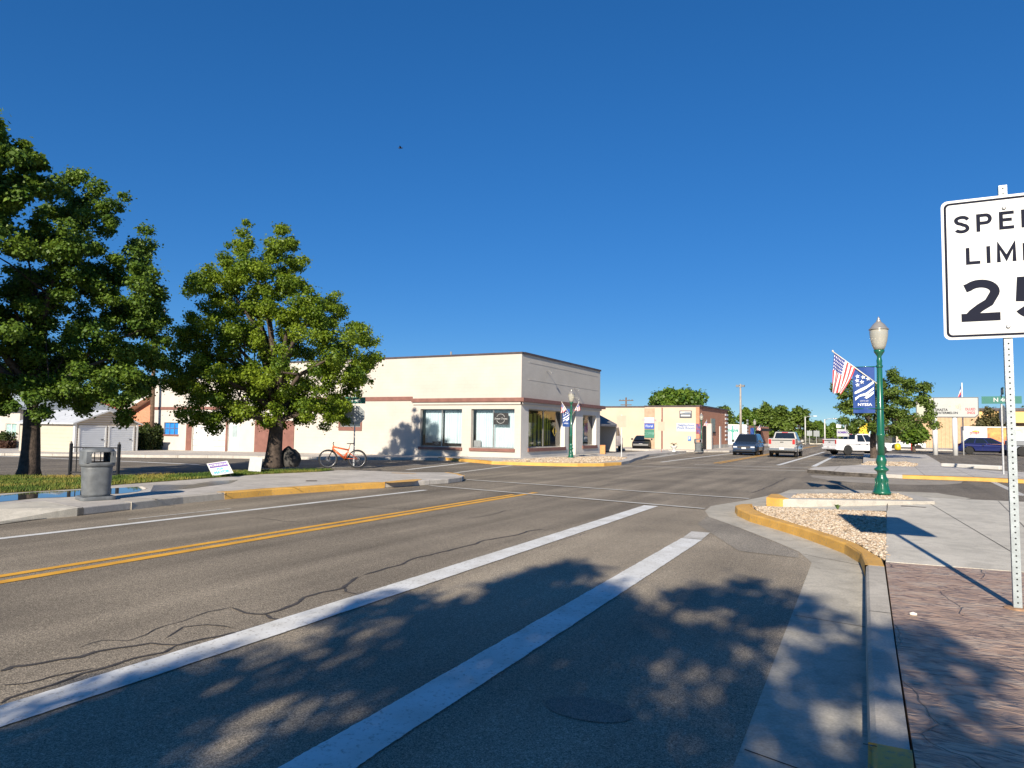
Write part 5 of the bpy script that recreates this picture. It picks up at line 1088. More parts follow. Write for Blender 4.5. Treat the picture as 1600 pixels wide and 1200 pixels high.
for p, z, sc_, lb in [((892, 716), .15, .79, 'green lamp before the grey shop front of the cream building'), ((1096, 705.5), .15, .64, 'green lamp at the corner of the brick fronted building'), ((1179.5, 703), .1, .60, 'far green lamp between the blue car and the two tone pickup')]:
    g = at(*p, z); q_ = dup(lamp, (g[0], g[1], z), 0, lb); q_.scale = (sc_,)*3; lamps.append((g[0], g[1], z, sc_))
# banners
BLUE = mat('banner_blue', (.005, .045, .215), .7, var=.05)
BWH = mat('banner_white', (.74, .76, .80), .7, var=.03)
def star(cx, cz, r, y, rot=0):
    P = []
    for k in range(10): a = R(90+rot+36*k); q = r if k % 2 == 0 else r*.42; P.append((cx+q*math.cos(a), y, cz+q*math.sin(a)))
    return P
def banner(label, L, cat='banner', detailed=True, base=BLUE):
    K_ = L[3]; x1 = L[0]-.12*K_; x0 = x1-.54*K_; z1 = L[2]+3.44*K_; z0 = L[2]+2.18*K_; y = L[1]
    mb = MB(); ny = 8; nz_ = 14
    for i in range(ny):
        for j in range(nz_):
            f = lambda a, b: (x0+(x1-x0)*a/ny, y+.012*math.sin(a*.9+b*.5), z0+(z1-z0)*b/nz_)
            mb.quad(f(i, j), f(i+1, j), f(i+1, j+1), f(i, j+1))
    mb.smooth = True; o = mb.build('street_banner', base, recalc=False); tag(o, label, cat, 'banners hanging from the lamp posts'); o.modifiers.new('s', 'SOLIDIFY').thickness = .004
    if detailed:
        w_ = x1-x0; h_ = z1-z0; P = lambda u, v: (x0+u*w_, y-.022, z0+v*h_)
        mb = MB()
        for u, v in ((.22, .80), (.48, .78), (.20, .71), (.70, .745), (.42, .675), (.22, .615)): mb.add([(p[0], p[1], p[2]) for p in star(x0+u*w_, z0+v*h_, .056*K_/.885, y-.022, 8)], [tuple(range(10))])
        for a in [((.08,.41),(.08,.46),(.30,.52),(.62,.59),(.95,.70),(.95,.64),(.62,.53),(.32,.455)), ((.10,.27),(.10,.335),(.32,.40),(.60,.44),(.95,.565),(.95,.51),(.62,.385),(.30,.355)), ((.52,.335),(.62,.375),(.95,.475),(.95,.42),(.80,.36),(.62,.31))]:
            mb.add([P(*q) for q in a], [tuple(range(len(a)))])
        mb.build('emblem', BWH, o, recalc=False)
        fit_text('lettering', 'NYSSA', BWH, o, x0+.22*w_, x0+.86*w_, z0+.155*h_, z0+.215*h_, y-.022, .02, world=False)
        fit_text('lettering', 'CITY OF', BWH, o, x0+.32*w_, x0+.70*w_, z0+.25*h_, z0+.272*h_, y-.022, .01, world=False)
    return o
banner('blue CITY OF NYSSA banner with stars and stripes on the nearest lamp', lamps[0])
banner('blue banner on the lamp before the grey shop front', lamps[1])
banner('red and blue banner on the lamp at the brick corner', lamps[2], base=mat('banner_red', (.30, .06, .08), .7, col2=(.05, .08, .25), scale=4), detailed=False)
banner('blue banner on the far lamp beside the blue car', lamps[3], detailed=False)
FW = mat('flag_white', (.78, .76, .74), .8, var=.03); FR = mat('flag_red', (.58, .055, .06), .8, var=.05); FB_ = mat('flag_blue', (.035, .05, .20), .8, var=.05)
for m_ in (FW, FR): m_.node_tree.nodes['Principled BSDF'].inputs['Subsurface Weight'].default_value = 0
def flag(label, L, s=1., flip=1, drop=None):
    """staff rises outwards from the lamp, cloth hangs from its upper part"""
    K_ = L[3]; s = s*K_/.885; bx, by, bz = L[0]-.06*flip, L[1]-.02, L[2]+2.98*K_; ex, ez = L[0]-1.02*flip*s, L[2]+3.90*K_
    t = thing('flag', label, 'flag', (bx, by, bz), 0, 'flags on the lamp posts')
    mb = MB(); mb.tube([(bx, by, bz), (ex, by, ez)], .014, 8); mb.lathe([(.004, -.03), (.03, 0), (.004, .03)], (ex, by, ez+.01), 8); mb.build('staff', mat('staff_white', (.62, .58, .50), .4), t, world=True)
    a = Vector((bx+(ex-bx)*.97, by, bz+(ez-bz)*.97)); b = Vector((bx+(ex-bx)*.48, by, bz+(ez-bz)*.48))
    c = Vector((a.x-.07*flip, by-.05, a.z-.92*s)); d = Vector((a.x+.16*flip, by-.12, a.z-1.08*s))
    NU, NV = 39, 24; mb = MB(); mb.smooth = True
    def pt(u, v):
        top = a.lerp(b, u); bot = c.lerp(d, u); p = top.lerp(bot, v**.9)
        fold = math.sin(u*9+v*2)*.055*(.25+v)+math.sin(u*19-v*3)*.018*v
        return (p.x+.04*math.sin(v*3.1)*(u-.2)*flip+fold*.35, p.y+fold, p.z-.05*math.sin(u*6)*v)
    for i in range(NU):
        for j in range(NV):
            s_ = i//3; can = s_ < 7 and j < NV*.40; mb.mi = 2 if can else (1 if s_ % 2 == 0 else 0)
            if can and (i % 3 == 1) and (j % 2 == 1) and i < 20: mb.mi = 0
            mb.quad(pt(i/NU, j/NV), pt((i+1)/NU, j/NV), pt((i+1)/NU, (j+1)/NV), pt(i/NU, (j+1)/NV))
    mb.build('cloth', [FW, FR, FB_], t, world=True, recalc=False)
flag('stars and stripes hanging beside the nearest lamp and its banner', lamps[0])
flag('flag on the left of the lamp before the grey shop front', lamps[1], .62)
flag('second flag, on the right of the lamp before the grey shop front', lamps[1], .5, -1)
flag('red striped flag on the lamp at the brick corner', lamps[2], .6, -1)
flag('pale flag on the far lamp beside the blue car', lamps[3], .7, -1)

# grey litter bin
BIN = mat('bin_grey', (.135, .145, .15), .55, var=.18, scale=7, bump=.25, bscale=120)
def rsq(mb, prof, n=32, e=4.5, c=(0, 0)):
    o = len(mb.v)
    for hw_, z in prof:
        for k in range(n):
            t_ = 2*math.pi*k/n; r = hw_/((abs(math.cos(t_))**e+abs(math.sin(t_))**e)**(1/e)); mb.v.append((c[0]+r*math.cos(t_), c[1]+r*math.sin(t_), z))
    for i in range(len(prof)-1):
        for k in range(n): mb.f.append([o+i*n+k, o+i*n+(k+1) % n, o+(i+1)*n+(k+1) % n, o+(i+1)*n+k]); mb.m.append(mb.mi); mb.sm.append(True)
    mb.f.append([o+k for k in range(n)][::-1]); mb.m.append(mb.mi); mb.sm.append(False)
    mb.f.append([o+(len(prof)-1)*n+k for k in range(n)]); mb.m.append(mb.mi); mb.sm.append(False)
def make_bin(label, loc, rz):
    t = thing('litter_bin', label, 'litter bin', loc, rz, 'grey litter bins')
    mb = MB(); rsq(mb, [(.31, 0), (.31, .06), (.30, .075)], e=9); mb.build('base', BIN, t, bevel=.01)
    mb = MB(); rsq(mb, [(.235, .075), (.24, .12), (.262, .62), (.265, .68)], e=3.2); mb.build('bin_body', BIN, t)
    mb = MB(); rsq(mb, [(.275, .66), (.292, .68), (.30, .72), (.295, .745)], e=3.6)
    for sx in (-1, 1):
        P = []
        for k in range(9):                                     # side cheeks with rounded corners
            a = R(-42+84*k/8); P.append((sx*(.292*math.cos(a)**.35 if abs(a) < 1.5 else .2), .30*math.sin(a)/math.sin(R(42))*.93))
        for (x_, y_), (x2, y2) in zip(P[:-1], P[1:]):
            mb.quad((x_, y_, .74), (x2, y2, .74), (x2*.985, y2*.985, .96), (x_*.985, y_*.985, .96)); mb.quad((x_*.88, y_*.93, .74), (x2*.88, y2*.93, .74), (x2*.87, y2*.92, .96), (x_*.87, y_*.92, .96))
        for (x_, y_) in (P[0], P[-1]):
            mb.quad((x_, y_, .74), (x_*.66, y_, .74), (x_*.66, y_*.985, .96), (x_*.985, y_*.985, .96)); mb.quad((x_*.66, y_, .74), (x_*.66, y_*.8, .74), (x_*.66, y_*.8, .96), (x_*.66, y_, .96))
    rsq(mb, [(.288, .945), (.288, .965), (.265, 1.0), (.20, 1.025), (.05, 1.035)], e=3.2)
    for sx in (-1, 1):
        for sy in (-1, 1): mb.prism([(sx*.20, .945), (sx*.20, .88), (sx*.185, .915), (sx*.15, .945)], 'y', sy*.27, sy*.285)
    mb.build('hood', BIN, t)
    mb = MB(); rsq(mb, [(.22, .746), (.21, .748)], e=3.2); mb.build('opening', DARK, t)
    return t
cx, cy = at(153, 780, .15); bn = make_bin('grey plastic litter bin with open hood standing on the left kerb', (cx, cy-.05, .15), math.atan2(cy, cx)+math.pi/2+.25)
g = at(1089, 706, .15); dup(bn, (g[0]+.1, g[1], .15), .4, 'distant grey litter bin beside the lamp at the brick corner', 'grey litter bins')
# black railing
ax_, ay_ = at(109, 742.5, .165); bx_, by_ = at(184, 743.5, .165)
RL = thing('bike_railing', 'short black metal railing on the grass behind the litter bin', 'railing', ((ax_+bx_)/2, (ay_+by_)/2, .16))
A_, B_ = Vector((ax_, ay_, .1)), Vector((bx_, by_, .1)); z_ = Vector((0, 0, 1))
for q in (A_, B_):
    b = MB(); b.bar(q, q+z_*.95, .07); b.lathe([(.05, 0), (.05, .02), (.02, .03), (.035, .06), (.0, .09)], (q.x, q.y, q.z+.95), 10); b.build('post', BLACKM, RL, world=True)
b = MB(); b.bar(A_+z_*.86, B_+z_*.86, .035); b.bar(A_+z_*.12, B_+z_*.12, .035)
for k in range(1, 8): q = A_.lerp(B_, k/8); b.bar(q+z_*.12, q+z_*.86, .02)
b.build('bars', BLACKM, RL, world=True)
# yard signs
def vquad(px4, z0=.165):
    a = at(px4[0][0], px4[0][1], z0); return a
PUR = mat('purple', (.10, .035, .28), .5); CYA = mat('cyan', (.06, .35, .62), .5)
a = Vector((*at(332, 744.5, .165), .18)); b_ = Vector((*at(356, 739.5, .165), .2)); xd = (Vector((rgt.x, rgt.y, .16))).normalized(); L_ = .62; upd = (-rgt*.62+Vector((-.2, .38, .80))).normalized()
nn = xd.cross(upd).normalized()
YS = thing('yard_sign', 'purple and white election yard sign tipped back on the grass edge', 'yard sign', a, 0, 'yard signs by the corner lawn')
def plate(o, x, u, n, x0, x1, u0, u1, k, th=.004): 
    m_ = MB(); P = [o+x*p+u*q+n*k for p, q in ((x0, u0), (x1, u0), (x1, u1), (x0, u1))]; P2 = [p-n*th for p in P]
    m_.add(P+P2, [(0, 1, 2, 3), (7, 6, 5, 4), (0, 4, 5, 1), (1, 5, 6, 2), (2, 6, 7, 3), (3, 7, 4, 0)]); return m_
H_ = .48
plate(a, xd, upd, nn, 0, L_, 0, H_, 0, .006).build('sign_panel', SIGNW, YS, world=True)
plate(a, xd, upd, nn, .04, L_-.04, H_*.60, H_*.93, .006).build('band', PUR, YS, world=True)
text('lettering', 'MORRISON', .11, SIGNW, YS, a+xd*L_/2+upd*H_*.77+nn*.009, xd, upd, world=True, bold=.004)
text('lettering', 'FOR', .1, CYA, YS, a+xd*L_/2+upd*H_*.45+nn*.003, xd, upd, world=True, bold=.005)
text('lettering', 'MAYOR', .13, CYA, YS, a+xd*L_/2+upd*H_*.2+nn*.003, xd, upd, world=True, bold=.008)
b = MB(); b.tube([a+xd*.15+upd*.35-nn*.012, a+xd*.15-nn*.2-Vector((0, 0, .01))], .005, 5); b.tube([a+xd*.48+upd*.35-nn*.012, a+xd*.48-nn*.2-Vector((0, 0, .01))], .005, 5); b.build('wire_stake', GALV, YS, world=True)
a = Vector((*at(387.5, 738, .165), .21)); b_ = Vector((*at(407, 739, .165), .2)); xd = (b_-a); L_ = xd.length; xd.normalize(); upd = (Vector((-.06, .12, 1))); upd = (upd-xd*upd.dot(xd)).normalized(); nn = xd.cross(upd)
YS2 = thing('yard_sign', 'blank white yard sign standing on the dry grass left of the maple trunk', 'yard sign', a, 0, 'yard signs by the corner lawn')
plate(a, xd, upd, nn, 0, L_, 0, .46, 0, .006).build('sign_panel', SIGNW, YS2, world=True)
b = MB()
for f in (.25, .75): b.tube([a+xd*L_*f+upd*.3-nn*.01, a+xd*L_*f-upd*.1-nn*.01], .005, 5)
b.build('wire_stake', GALV, YS2, world=True)
# boulder
def boulder():
    bm = bmesh.new(); bmesh.ops.create_icosphere(bm, subdivisions=4, radius=1)
    for v in bm.verts:
        p = v.co.copy(); f = (1+.22*noise.noise(p*1.3+Vector((3, 1, 4)))+.08*noise.noise(p*3.5)+.03*noise.noise(p*9))*.86
        p *= f; p.z = max(p.z, -.55); k = max(0, p.z); v.co = Vector((p.x*.56*(1-.42*k)+.08*k, p.y*.45*(1-.3*k), (p.z+.5)*.56))
    me = bpy.data.meshes.new('boulder'); bm.to_mesh(me); bm.free(); me.materials.append(mat('boulder_rock', (.05, .047, .043), .9, var=.6, scale=4, bump=.8, bscale=18)); me.polygons.foreach_set('use_smooth', [True]*len(me.polygons))
    o = link('boulder', me); g = at(449, 727.3, .15); o.location = (g[0], g[1], .1); o.rotation_euler = (0, 0, .47); tag(o, 'dark upright boulder on the grass beside the maple trunk', 'boulder')
boulder()
# bicycle
def bicycle():
    f = Vector((*at(517, 730.8, .16), .16)); r = Vector((*at(553, 730.8, .16), .16)); mid = (f+r)/2; d = (f-r); d.z = 0; d.normalize()
    t = thing('bicycle', 'orange mountain bike propped beside the stop sign post', 'bicycle', mid, math.atan2(d.y, d.x)); r_ = .325; wb = .53
    OR = mat('bike_orange', (.62, .12, .03), .35, var=.06, coat=.4)
    hub = {}
    for s in (1, -1):
        b = MB(); P = [(s*wb+r_*math.cos(k*math.pi/16), 0, r_+r_*math.sin(k*math.pi/16)) for k in range(33)]; b.tube(P, .028, 8, cap=False); w_ = b.build('wheel', RUBBER, t, recalc=False)
        b = MB(); P = [(s*wb+(r_-.035)*math.cos(k*math.pi/16), 0, r_+(r_-.035)*math.sin(k*math.pi/16)) for k in range(33)]; b.tube(P, .012, 6, cap=False)
        for k in range(16): a = k*math.pi/8; b.tube([(s*wb, 0, r_), (s*wb+(r_-.03)*math.cos(a), 0, r_+(r_-.03)*math.sin(a))], .0022, 4)
        b.lathe([(.085, -.03), (.085, -.027)], (s*wb, .0, r_), 16, 'y'); b.tube([(s*wb, -.06, r_), (s*wb, .06, r_)], .022, 8); b.build('rim', mat('bike_rim', (.25, .25, .26), .3, .7), w_, recalc=False)
    BB = Vector((-.09, 0, .33)); HT = Vector((.34, 0, .80)); HB = Vector((.375, 0, .70)); ST_ = Vector((-.20, 0, .66)); RA = Vector((-wb, 0, r_))
    b = MB(); b.tube([HB, BB], .038, 8); b.tube([HT-Vector((0, 0, .03)), ST_], .03, 8); b.tube([BB, ST_+Vector((-.03, 0, .08))], .02, 8); b.tube([HT+Vector((0, 0, .03)), HB], .028, 8)
    for y in (-.05, .05): b.tube([BB+Vector((0, y*.5, .02)), RA+Vector((0, y, 0))], .014, 6); b.tube([ST_+Vector((.02, y*.4, -.08)), RA+Vector((0, y, .02))], .012, 6)
    b.tube([ST_+Vector((.06, 0, -.1)), BB+Vector((.06, 0, .05))], .022, 8); b.build('frame', OR, t, recalc=False)
    b = MB()
    for y in (-.06, .06): b.tube([HB+Vector((0, y, -.02)), (wb, y, r_)], .019, 8)
    b.tube([HT, HB], .022, 8); b.build('fork', BLACKM, t, recalc=False)
    b = MB(); b.tube([HT+Vector((0, 0, .03)), HT+Vector((.03, 0, .10))], .016, 6); b.tube([HT+Vector((.0, -.34, .13)), HT+Vector((.03, -.1, .10)), HT+Vector((.03, .1, .10)), HT+Vector((0, .34, .13))], .012, 6); b.tube([HT+Vector((.0, -.34, .13)), HT+Vector((.01, -.24, .125))], .018, 6); b.tube([HT+Vector((0, .34, .13)), HT+Vector((.01, .24, .125))], .018, 6); b.build('handlebar', BLACKM, t, recalc=False)
    b = MB(); S_ = ST_+Vector((-.07, 0, .24)); b.tube([ST_, S_], .013, 6); b.add([(S_.x-.15, -.075, S_.z+.02), (S_.x-.15, .075, S_.z+.02), (S_.x+.14, .02, S_.z+.01), (S_.x+.14, -.02, S_.z+.01), (S_.x-.15, -.06, S_.z-.02), (S_.x-.15, .06, S_.z-.02), (S_.x+.14, .015, S_.z-.015), (S_.x+.14, -.015, S_.z-.015)], [(0, 1, 2, 3), (7, 6, 5, 4), (0, 4, 5, 1), (1, 5, 6, 2), (2, 6, 7, 3), (3, 7, 4, 0)]); b.build('saddle', BLACKM, t)
    b = MB(); b.lathe([(.09, -.004), (.09, .004)], (BB.x, -.06, BB.z), 18, 'y'); b.tube([BB+Vector((0, -.08, 0)), BB+Vector((.12, -.08, -.12))], .012, 6); b.tube([BB+Vector((0, .08, 0)), BB+Vector((-.12, .08, .12))], .012, 6); b.box(BB.x+.07, BB.x+.16, -.17, -.08, BB.z-.135, BB.z-.115); b.box(BB.x-.16, BB.x-.07, .08, .17, BB.z+.115, BB.z+.135)
    b.tube([(BB.x, -.06, BB.z+.09), (-wb, -.06, r_+.045)], .005, 4); b.tube([(BB.x, -.06, BB.z-.09), (-wb, -.06, r_-.045)], .005, 4); b.build('crankset', BLACKM, t)
    t.rotation_euler = (0, 0, math.atan2(d.y, d.x))
bicycle()
# stop sign seen from behind, with street name blades (left corner)
def octo(cx, cz, r): return [(cx+r/math.cos(math.pi/8)*math.cos(R(22.5+45*k)), cz+r/math.cos(math.pi/8)*math.sin(R(22.5+45*k))) for k in range(8)]
SBACK = mat('sign_back', (.27, .29, .29), .4, .5, .08)
SGREEN = mat('sign_green', (.005, .13, .10), .45, var=.04)
def stop_post(label, g, ztop, zs, a_rot, blades, group):
    t = thing('stop_sign', label, 'stop sign', (g[0], g[1], .14), a_rot, group)
    b = MB(); b.bar((0, 0, 0), (0, 0, ztop-.14), .055); b.build('post', GALV, t)
    b = MB(); b.prism(octo(0, zs-.14, .375), 'y', .035, .038); p = b.build('sign_panel', SBACK, t)
    b = MB(); b.prism(octo(0, zs-.14, .365), 'y', .0385, .040); b.build('red_face', mat('stop_red', (.45, .02, .02), .5), p)
    for ang, z, L_, s, bh in blades:
        c, s_ = math.cos(ang), math.sin(ang); dr = Vector((c, s_, 0)); nb = Vector((s_, -c, 0))
        o = Vector((0, 0, z-.14))+nb*.045; m_ = MB(); P = [o-dr*L_/2, o+dr*L_/2]
        m_.bar(o-dr*L_/2, o+dr*L_/2, .01, bh); q = m_.build('name_blade', SGREEN, t)
        for sg in (1, -1): text('lettering', s, bh*.78, SIGNW, q, o+nb*.008*sg, dr*sg, (0, 0, 1), bold=.004)
    return t
g = at(552.5, 727.5, .15); Hh = lambda y: topz(552.5, y, *g)
stop_post('back of a stop sign with two green name blades, behind the orange bicycle', g, Hh(606), Hh(648.5), R(35), [(R(-2), Hh(625.5), .80, 'N 4th', .25), (R(88), Hh(612), .6, 'Main St', .22)], 'stop signs with street name blades')
g = at(1568, 741, .15); Hh = lambda y: topz(1568, y, *g)
stop_post('stop sign seen edge on under a green N 4th blade, beside the near steel post', g, Hh(617), Hh(648), R(-78), [(R(78), Hh(625), 1.35, 'N 4th', .30), (R(168), Hh(611), .7, 'Main St', .3)], 'stop signs with street name blades')
# parking signs
def psign(label, base, ytop, pn, w_, rot, m, pm=GALV):
    g = at(*base, .15); t = thing('parking_sign', label, 'road sign', (g[0], g[1], .14), rot, 'small road signs on thin posts')
    H = lambda y: topz(base[0], y, *g)-.14
    b = MB(); b.bar((0, 0, 0), (0, 0, H(ytop)), .05); b.build('post', pm, t)
    b = MB(); b.box(-w_/2, w_/2, -.035, -.031, H(pn[1]), H(pn[0])); b.build('sign_panel', m, t)
PINK = mat('faded_sign', (.52, .36, .27), .6, var=.05)
psign('faded beige sign on a thin post by the corner, before the far cream wall', (971, 714), 648, (649.5, 667.5), .55, .3, PINK)
psign('faded beige sign with a hole on a brown post, left of the round litter bin', (1033.5, 706), 655, (659, 673), .5, .2, PINK, BROWN)
psign('grey square sign back by the park, left of the first thin light pole', (1276, 693), 672, (673, 682), .9, 0, SBACK)
psign('grey sign back before the park fence', (1265, 693), 672, (673, 681), .8, .2, SBACK)
# wooden box planter
g = at(942, 709.3, .15); PB = thing('planter_box', 'tall orange brown wooden box by the porch of the cream shop', 'planter', (g[0], g[1], .15), .2)
b = MB(); b.box(-.17, .17, -.17, .17, 0, .55); b.box(-.19, .19, -.19, .19, .55, .59); b.build('box', mat('orange_wood', (.58, .25, .09), .7, var=.15, scale=8), PB, bevel=.008)
b = MB(); b.box(-.14, .14, -.14, .14, .591, .6); b.build('soil', DIRT, PB)
# pale urn
g = at(1053, 706, .15); UR = thing('urn_planter', 'white stone urn with a dark plant on the pavement before the cream wall', 'planter', (g[0], g[1], .15))
b = MB(); b.lathe([(.16, 0), (.16, .05), (.07, .1), (.06, .18), (.2, .3), (.27, .42), (.29, .46)], n=18); b.build('bowl', WHITE, UR)
b = MB(); rs = random.Random(2)
for k in range(16): a = rs.uniform(0, 6.28); b.tube([(0, 0, .44), (.12*math.cos(a), .12*math.sin(a), .62), (.28*math.cos(a), .28*math.sin(a), .55+rs.uniform(0, .2))], [.02, .015, .004], 4)
b.build('plant', LEAFR if False else mat('plant_dark', (.05, .06, .03), .8), UR)
# utility pole, left
WOOD = mat('pole_wood', (.15, .095, .06), .9, var=.25, scale=6, bump=.4, bscale=30)
UY = 33.9; ux, _ = onY(236.5, 700, UY); uz = gz(ux); _, ut = onY(243, 480, UY); utx, _ = onY(243, 480, UY)
UP = thing('utility_pole', 'brown wooden utility pole at the left end of the cream shop', 'utility pole', (ux, UY, uz))
b = MB(); b.tube([(ux, UY, uz-.3), (utx, UY, ut)], [.16, .11], 12); b.build('pole', WOOD, UP, world=True, recalc=False)
b = MB(); b.bar((utx-1.1, UY, ut-.4), (utx+1.1, UY, ut-.4), .1); b.build('crossarm', WOOD, UP, world=True)
b = MB()
for k in (-1, -.4, .4, 1): b.lathe([(.03, 0), (.05, .05), (.03, .1)], (utx+k, UY, ut-.35), 8)
b.build('insulators', GREY, UP, world=True)
b = MB()
for k in (-1, .4, 1): 
    P = [Vector((utx+k, UY, ut-.25)).lerp(Vector((utx+k-40, UY+2+30, ut-1.5)), q/8)-Vector((0, 0, 2.2*(1-(2*q/8-1)**2)*.5)) for q in range(9)]; b.tube(P, .012, 4, cap=False)
b.build('wires', BLACKM, UP, world=True, recalc=False)
# tall floodlight pole, thin light poles, roof-line pole
def tpole(name, label, x, ytop, ybase_m, Y, r0, r1, m, arm, cat='street light'):
    X, _ = onY(x, 690, Y); _, zt_ = onY(x, ytop, Y); t = thing(name, label, cat, (X, Y, 0)); b = MB(); b.tube([(0, 0, 0), (0, 0, zt_)], [r0, r1], 10); b.build('pole', m, t, recalc=False)
    arm(t, zt_); return t
def arm_flood(t, z):
    b = MB(); b.bar((-.32, 0, z-.3), (.32, 0, z-.3), .07); b.build('crossarm', GALV, t)
    for x in (-.3, .28): b = MB(); b.prism([(x-.2, z-.34), (x+.16, z-.34), (x+.2, z-.12), (x-.16, z-.08)], 'y', -.2, .2); b.build('floodlight', mat('flood_grey', (.16, .17, .18), .4), t)
tpole('floodlight_pole', 'very tall bare pole topped by floodlights above the blue car', 1157.5, 600, 0, 84, .16, .09, mat('pole_pale', (.33, .29, .24), .7, var=.15, scale=3), arm_flood)
def arm_cobra(t, z):
    b = MB(); b.tube([(0, 0, z-.2), (.4, 0, z+.05), (1.3, 0, z+.1)], .05, 6); b.build('arm', GALV, t, recalc=False); b = MB(); b.box(1.2, 1.75, -.12, .12, z+.02, z+.16); b.build('lamp_head', WHITE, t, bevel=.03)
tpole('street_light_pole', 'thin light pole with a short arm in front of the pale tree trunk', 1258.5, 651, 0, 122, .12, .08, mat('conc_pole', (.5, .5, .47), .7), arm_cobra)
tpole('street_light_pole', 'taller thin light pole beside the white pickup tailgate', 1289, 655, 0, 120, .14, .09, mat('conc_pole', (.5, .5, .47), .7), arm_cobra)
def arm_util(t, z):
    b = MB(); b.bar((-1.2, 0, z-.5), (1.2, 0, z-.5), .12); b.bar((-.9, 0, z-1.2), (.9, 0, z-1.2), .12)
    for x in (-1, -.5, .5, 1): b.lathe([(.04, 0), (.06, .08), (.03, .16)], (x, 0, z-.44), 8)
    b.build('crossarm', WOOD, t)
tpole('utility_pole', 'distant pole with crossarms poking above the cream building roof', 978, 621, 0, 110, .15, .12, WOOD, arm_util, 'utility pole')
# backlit-free hanging sign of the far signal
t = tpole('traffic_signal_pole', 'far signal pole holding a white square sign over the street', 1321, 658, 0, 126, .12, .1, GALV, lambda t, z: None, 'traffic signal')
_, z1 = onY(1313, 663, 126); _, z0 = onY(1313, 668.5, 126)
b = MB(); b.box(-1.3, -.6, -.03, .03, z0, z1); b.build('sign_panel', WHITE, t); b = MB(); b.tube([(0, 0, z1-.2), (-1.4, 0, z1+.05)], .05, 6); b.build('arm', GALV, t, recalc=False)
b = MB(); b.box(.15, .5, -.2, .2, z0-.3, z1+.3); b.build('signal_head', BLACKM, t)
# marquee sign
MY = 72.0; mx0 = onY(1431, 640, MY)[0]; mx1, _ = onY(1529, 640, MY); mz1 = onY(1490, 620.8, MY)[1]; mz0 = onY(1490, 652.5, MY)[1]; mxs, _ = onY(1458.5, 640, MY)
MQ = thing('marquee_sign', 'wide white letterboard sign on two white posts reading SHASTA WATERMELON', 'sign', ((mx0+mx1)/2, MY, 0))
P = [(mx0, mz0), (mx1-.25, mz0), (mx1, mz0+.25), (mx1, mz1), (mx0, mz1)]
b = MB(); b.prism(P, 'y', MY-.2, MY+.2); cab_ = b.build('cabinet', mat('cabinet_dark', (.10, .11, .12), .5), MQ, world=True)
b = MB(); b.prism([(mxs+.05, mz0+.07), (mx1-.3, mz0+.07), (mx1-.07, mz0+.3), (mx1-.07, mz1-.07), (mxs+.05, mz1-.07)], 'y', MY-.23, MY-.201); b.build('face', mat('board_white', (.40, .41, .385), .5, var=.03), cab_, world=True)
b = MB(); b.box(mx0+.07, mxs-.02, MY-.23, MY-.201, mz0+.07, mz1-.07); b.build('face', mat('board_cream', (.42, .42, .32), .5, var=.03), cab_, world=True)
for x in (1461.3, 1492.5):
    X, _ = onY(x, 690, MY); b = MB(); b.tube([(X, MY, -.05), (X, MY, mz0)], .2, 14); b.build('post', WHITE, MQ, world=True, recalc=False)
def mt(s, x0, x1, y0, y1, m): fit_text('lettering', s, m, cab_, onY(x0, 640, MY)[0], onY(x1, 640, MY)[0], onY(x0, y1, MY)[1], onY(x0, y0, MY)[1], MY-.232, .03)
mt('SHASTA', 1461, 1480.5, 638.5, 642.5, INK); mt('WATERMELON', 1461, 1496, 643.5, 647, INK)
RI = mat('red_ink', (.5, .04, .05), .6); mt('DLUED', 1508, 1523.5, 637.5, 641.5, RI); mt('3NO2', 1510.5, 1523, 643, 647, RI)
GI = mat('pale_ink', (.45, .42, .30), .6); mt('m', 1482.5, 1486, 634, 636.5, GI); mt('x/|', 1492, 1500.5, 631, 641, GI)
X, _ = onY(1504, 640, 74); t = thing('store_flag', 'striped flag on a white staff rising behind the marquee sign', 'flag', (X, 74, 0)); zt_ = onY(1504, 598, 74)[1]
b = MB(); b.tube([(0, 0, 0), (0, 0, zt_)], .05, 8); b.build('staff', WHITE, t, recalc=False)
b = MB()
for i in range(8):
    for j in range(8):
        f = lambda a, c: (-.08-a/8*1.05*(c/8*.8+.2), .05*math.sin(a), zt_-.25-c/8*2.0-a/8*.9); b.mi = [0, 1, 2][(i*3+j*2) % 3]; b.quad(f(i, j), f(i+1, j), f(i+1, j+1), f(i, j+1))
b.build('cloth', [FB_, FR, FW], t, recalc=False)
# odd things at the lot
def at_thing(name, label, cat, px_, Y, build):
    X, _ = onY(px_, 700, Y); t = thing(name, label, cat, (X, Y, .0)); build(t); return t
def f_yb(t): b = MB(); b.lathe([(.30, 0), (.34, .25), (.32, .55), (.2, .72), (.05, .76)], n=16); b.build('shell', mat('barrel_yellow', (.62, .46, .02), .4), t)
at_thing('yellow_barrel', 'yellow rounded barrel in front of the white sedan nose', 'barrel', 1402.7, 92, f_yb)
def f_rp(t): b = MB(); b.lathe([(.13, 0), (.13, .8), (.06, .86)], n=12); b.build('shell', mat('bollard_red', (.5, .03, .03), .4), t)
at_thing('red_bollard', 'red bollard by the rear wheel of the white sedan', 'bollard', 1425, 92, f_rp)
def f_ff(t):
    b = MB(); b.tube([(0, 0, 0), (0, 0, 2.9)], .04, 6); b.build('pole', WHITE, t, recalc=False)
    b = MB(); b.add([(-.05, 0, .9), (-.9, 0, 1.3), (-1.1, 0, 2.2), (-.7, 0, 2.9), (-.1, 0, 2.9)], [(0, 1, 2, 3, 4)]); o = b.build('cloth', mat('yellow_cloth', (.72, .50, .03), .7), t, recalc=False); o.modifiers.new('s', 'SOLIDIFY').thickness = .02
    b = MB(); b.add([(-.35, -.03, 1.15), (-.75, -.03, 1.35), (-.55, -.03, 2.0)], [(0, 1, 2)]); b.build('red_mark', FR, t, recalc=False)
